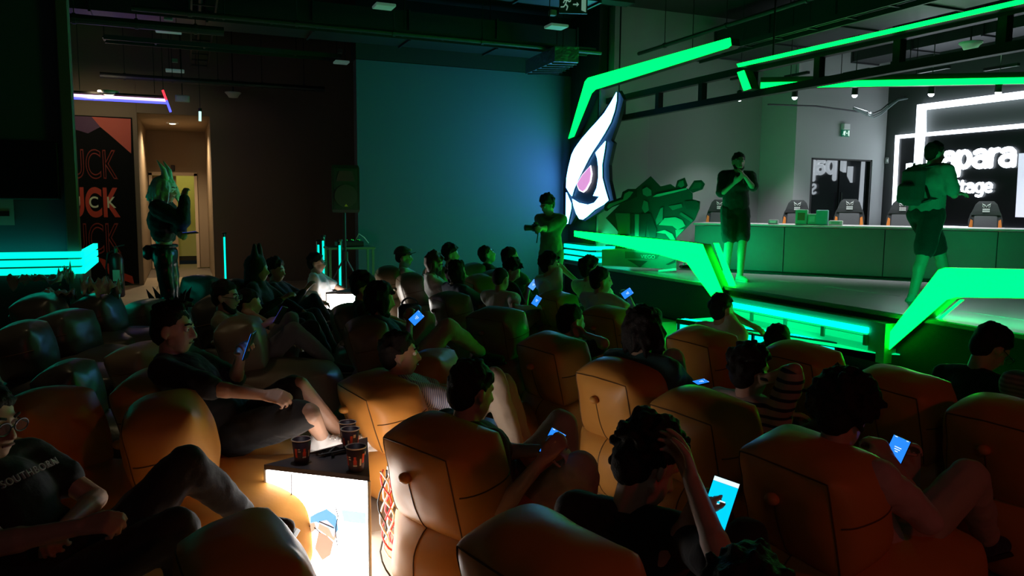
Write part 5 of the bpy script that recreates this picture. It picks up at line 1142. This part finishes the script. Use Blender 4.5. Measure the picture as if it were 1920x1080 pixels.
for sd in (1, -1): g.cap(J['hcen']+J['hl']*sd*.055+J['hu']*.09, .045, J['hcen']+J['hl']*sd*.06+J['hu']*.21-J['hf']*.01, .022)
voxel(g.build('hood', cm('black'), J['root'], True), .012, .01, .05, 2)
J = person('bearded man with glasses in an olive shirt and grey trousers', (424, 557, 6.2), 82, 95, 6, rec=26, RH=(495, 610, 6.0), RE=(462, 640, 5.9), RK=(570, 600, 6.1), RF=(620, 680, 6.3), LK=(545, 600, 6.4), shirt='olive', sleeve=.9, pants='grey', hair='short', beard=True, glasses=True, eyes=True)
phone('dim violet lit phone of the bearded man with glasses', (526, 591, 6.0), W(532, 582, 6.0)-W(521, 601, 6.0), heading(-70), (.12, .12, 1.), es=.8)
J = person('dark clothed person with a hand at the chin beside the bearded man', (468, 570, 6.8), 84, 95, 6, rec=15, RH=(476, 590, 6.7), RE=(495, 630, 6.6), shirt='dgrey', sleeve=.7, pants='black', hair='short', bagspec=('d', 'dark bean bag under the person with a hand at the chin'), RK=(590, 610, 6.9), LK=(560, 610, 7.1))
J = person('dark head of a person low at the bottom right edge', (1405, 1160, 1.45), 30, 30, 5, shirt='black', pants='black', hair='short', bagspec=('o', 'bean bag under the dark head at the bottom edge'))
J = person('dark head showing just above the empty bean bag at the steps', (1461, 643, 5.4), 55, 60, 4, shirt='black', pants='black', hair='short', S=.95)
J = person('person in a beige striped shirt at the right edge', (1990, 662, 3.55), 62, 70, 0, rec=22, shirt='beige_stripe', sleeve=1.5, pants='black', hair='short')
# standing people
J = person('young photographer standing by the blue wall looking down at his camera', (1026, 385, 10.75), -148, -128, 28, rec=-4, pose='stand', S=1.02, RH=(1011, 430, 10.45), LH=(1014, 428, 10.4), RE=(1048, 440, 10.6), LE=(990, 450, 10.6), shirt='olive', sleeve=.85, pants='grey', hair='curly', eyes=True, hem=.1, curl=.9, shoes='black')
c = W(1004, 427, 10.42); fd = heading(-110); x = UP.cross(fd); R = Matrix((fd, x, UP)).transposed(); t = thing('camera', 'black photo camera held by the standing photographer', 'camera', c)
MB().box(c, (.07, .14, .10), R, bev=.012).build('camera_body', M_BLACK, t); MB().tube([c+fd*.03, c+fd*.15], [.036, .042], 14).build('lens', M_BLACK, t); MB().tube([c+fd*.15, c+fd*.156], .034, 14).build('lens_glass', M_GLASS, t); MB().box(c+UP*.06, (.05, .05, .035), R, bev=.008).build('viewfinder', M_BLACK, t); MB().tube([c+x*.075+UP*.03, c+x*.09-UP*.1, c+x*.05-UP*.2], .008, 6).build('strap', M_BLACK, t)
H = W(1385, 304, 10.85); S = (H.z-.6)/1.62
J = person('presenter in black tee and shorts standing on the stage with hands raised', H, 172, 176, 2, rec=-2, pose='stand', S=S, RH=(1377, 343, 10.62), RE=(1354, 368, 10.75), rn=heading(0)*.6+UP*.3, LH=(1396, 330, 10.58), LE=(1417, 356, 10.8), ln=-heading(90), RF=W(1360, 519, 10.85), LF=W(1387, 523, 10.75), RK=(1367, 468, 10.75), LK=(1393, 470, 10.7), shirt='black', sleeve=.9, pants='black', short=True, hair='short', beard=True, eyes=True, wide=1.18, hem=.13, shoes='limegreen', curl=.25)
c = W(1391, 323, 10.6); t = thing('microphone', 'small microphone held to the mouth of the presenter', 'microphone', c); MB().tube([c, c-UP*.02+heading(60)*.015, c-UP*.15+heading(60)*.05], [.014, .013, .011], 10).build('handle', M_BLACK, t); MB().sph(c+UP*.015-heading(60)*.01, .024, 10).build('grille', M_CHROME, t, True)
H = W(1754, 289, 8.75); S = (H.z-.6)/1.62
J = person('person in shorts with a backpack walking across the stage', H, 72, 84, 8, rec=-3, pose='stand', S=S, RH=(1794, 362, 8.75), RE=(1790, 385, 8.4), LH=(1790, 362, 8.9), RK=(1727, 497, 8.6), RF=W(1709, 562, 8.65), LK=(1772, 492, 8.9), LF=W(1785, 566, 8.85), shirt='greytee', sleeve=.8, pants='black', short=True, hair='short', wide=1.3, hem=.02, shoes='limegreen', curl=.5)
f, l, sp = J['f'], J['left'], J['sp']; R = Matrix((l, f, sp)).transposed(); c = J['C']-f*.20-sp*.05+l*.03; t = thing('backpack', 'dark backpack on the back of the person walking on stage', 'backpack', c)
o = voxel(MB().box(c, (.30, .14, .44), R, bev=.05).build('pack', cm('dgrey'), t, True), .012, .02, .1, 6); o2 = voxel(MB().box(c-f*.09-sp*.08, (.24, .08, .22), R, bev=.03).build('front_pocket', cm('dgrey'), t, True), .012, .01, .1, 4)
MB().tube([c+sp*.22, c+sp*.26-f*.01, c+sp*.22+l*.03], .009, 6).build('grab_loop', M_BLACK, t)
for sd in (1, -1):
    shp = J['Sh'][sd]; q = [c+sp*.20-l*sd*.09, shp+sp*.075+l*sd*.06, shp+l*sd*.06+f*.10-sp*.06, J['C']-l*sd*.13+f*.14-sp*.1, J['C']-l*sd*.19-sp*.16, c-sp*.18-l*sd*.14]
    MB().tube(q, .016, 6).build('shoulder_strap', M_BLACK, t, True)
MB().tube([J['N']+l*.1+f*.05, J['C']-f*.135-l*.06, J['B']-f*.14-l*.16, J['B']-l*.19], .016, 6).build('cross_strap', M_BLACK, J['root'])
# cosplayer
H = W(311, 357, 8.5); S = 1.05
J = person('cosplayer with pale teal wig, black cropped jacket and leather trousers', H, 80, 88, 6, rec=0, pose='stand', S=S, RH=(346, 372, 8.4), RE=(348, 415, 8.35), LH=(340, 434, 8.35), LE=(322, 425, 8.6), shirt=None, pants='leatherblack' if 'leatherblack' in CL else 'black', hair='none', eyes=True, shoes='black', curl=.7)
M_LTH = mat('black_leather', (.014, .014, .016), .28, bump=.3, bscale=14, bdist=.01); J['root'].children
for c_ in J['root'].children:
    if c_.name.startswith('trousers'): c_.data.materials[0] = M_LTH
g = MB(); N, C, sp, lat, fr = J['N'], J['C'], J['sp'], J['lat'], J['fr']
g.ell(C-sp*.01, (lat, fr, sp), (.20*S, .155*S, .20*S), 16); g.cap(C-sp*.14-lat*.05, .125, C-sp*.15+lat*.05, .125); g.cap(N-sp*.03, .09, N-sp*.1, .11)
for sd in (1, -1): g.chain([J['Sh'][sd], J['E'][sd], lerp(J['E'][sd], J['W'][sd], .95)], [.092*S, .078*S, .058*S]); g.cap(N-sp*.02, .07, J['Sh'][sd], .085)
voxel(g.build('jacket', cm('black'), J['root'], True), .012, .03, .07, 2)
g = MB(); hc_, hl, hf, hu = J['hcen'], J['hl'], J['hf'], J['hu']; rnd = random.Random(5)
g.ell(hc_, (hl, hf, hu), (.105*S, .122*S, .112*S), 16)
for i in range(70):
    an = rnd.uniform(-2.2, 2.2); dr = -hf*math.cos(an)+hl*math.sin(an); p0 = hc_+dr*.09*S+hu*rnd.uniform(-.02, .06); p1 = p0+dr*.045-UP*.08; p2 = p1+dr*rnd.uniform(-.01, .05)-UP*rnd.uniform(.03, .12); g.chain([p0, p1, p2], [.03, .028, .010], 6)
voxel(g.build('wig', HAIRM['teal'], J['root'], True), .011, .02, .03, 1)
g = MB()
for sd in (1, -1): g.chain([hc_+hl*sd*.05+hu*.07+hf*.03, hc_+hl*sd*.07+hu*.17+hf*.015, hc_+hl*sd*.085+hu*.27-hf*.06], [.045, .028, .004], 8)
g.build('pointed_ears', HAIRM['teal'], J['root'], True)
MB().tube([J['P']+UP*.09+(J['left']*math.cos(i*math.pi/10)*.155+J['f']*math.sin(i*math.pi/10)*.125) for i in range(21)], .018, 8).build('belt', M_BLACK, J['root'])
MB().box(J['P']+UP*.02-J['f']*.16-J['left']*.05, (.1, .14, .16), bev=.03).build('belt_pouch', M_LTH, J['root'], True)
for sd in (1, -1):
    A = J['A'][sd]; K = J['K'][sd]; bt = lerp(K, A, .12); MB().chain([bt, A], [.082, .070], 12).build('boot', M_LTH, J['root'], True)
    for k in (-1, 1):
        o0 = lerp(K, A, .22)+J['f']*k*.06-J['left']*sd*.03; e = J['f']*k
        MB().prism([o0, o0+e*.03+UP*.10, o0+e*.06+UP*.06, o0+e*.15+UP*.17, o0+e*.12+UP*.04, o0+e*.17+UP*.02, o0+e*.10-UP*.06, o0+e*.10-UP*.11, o0+e*.02-UP*.08], J['left']*.012).build('boot_wing', M_BLACK, J['root'])
phone('dark phone with a blue glow held by the cosplayer', W(357, 437, 8.3), heading(85)*1+UP*.12, UP+heading(-60)*.4, (.05, .10, 1.), es=1.2)

bake()
for k_, pr in PROTO.items():
    if k_ not in USED:
        for c_ in list(pr.children): bpy.data.objects.remove(c_)
        bpy.data.objects.remove(pr)
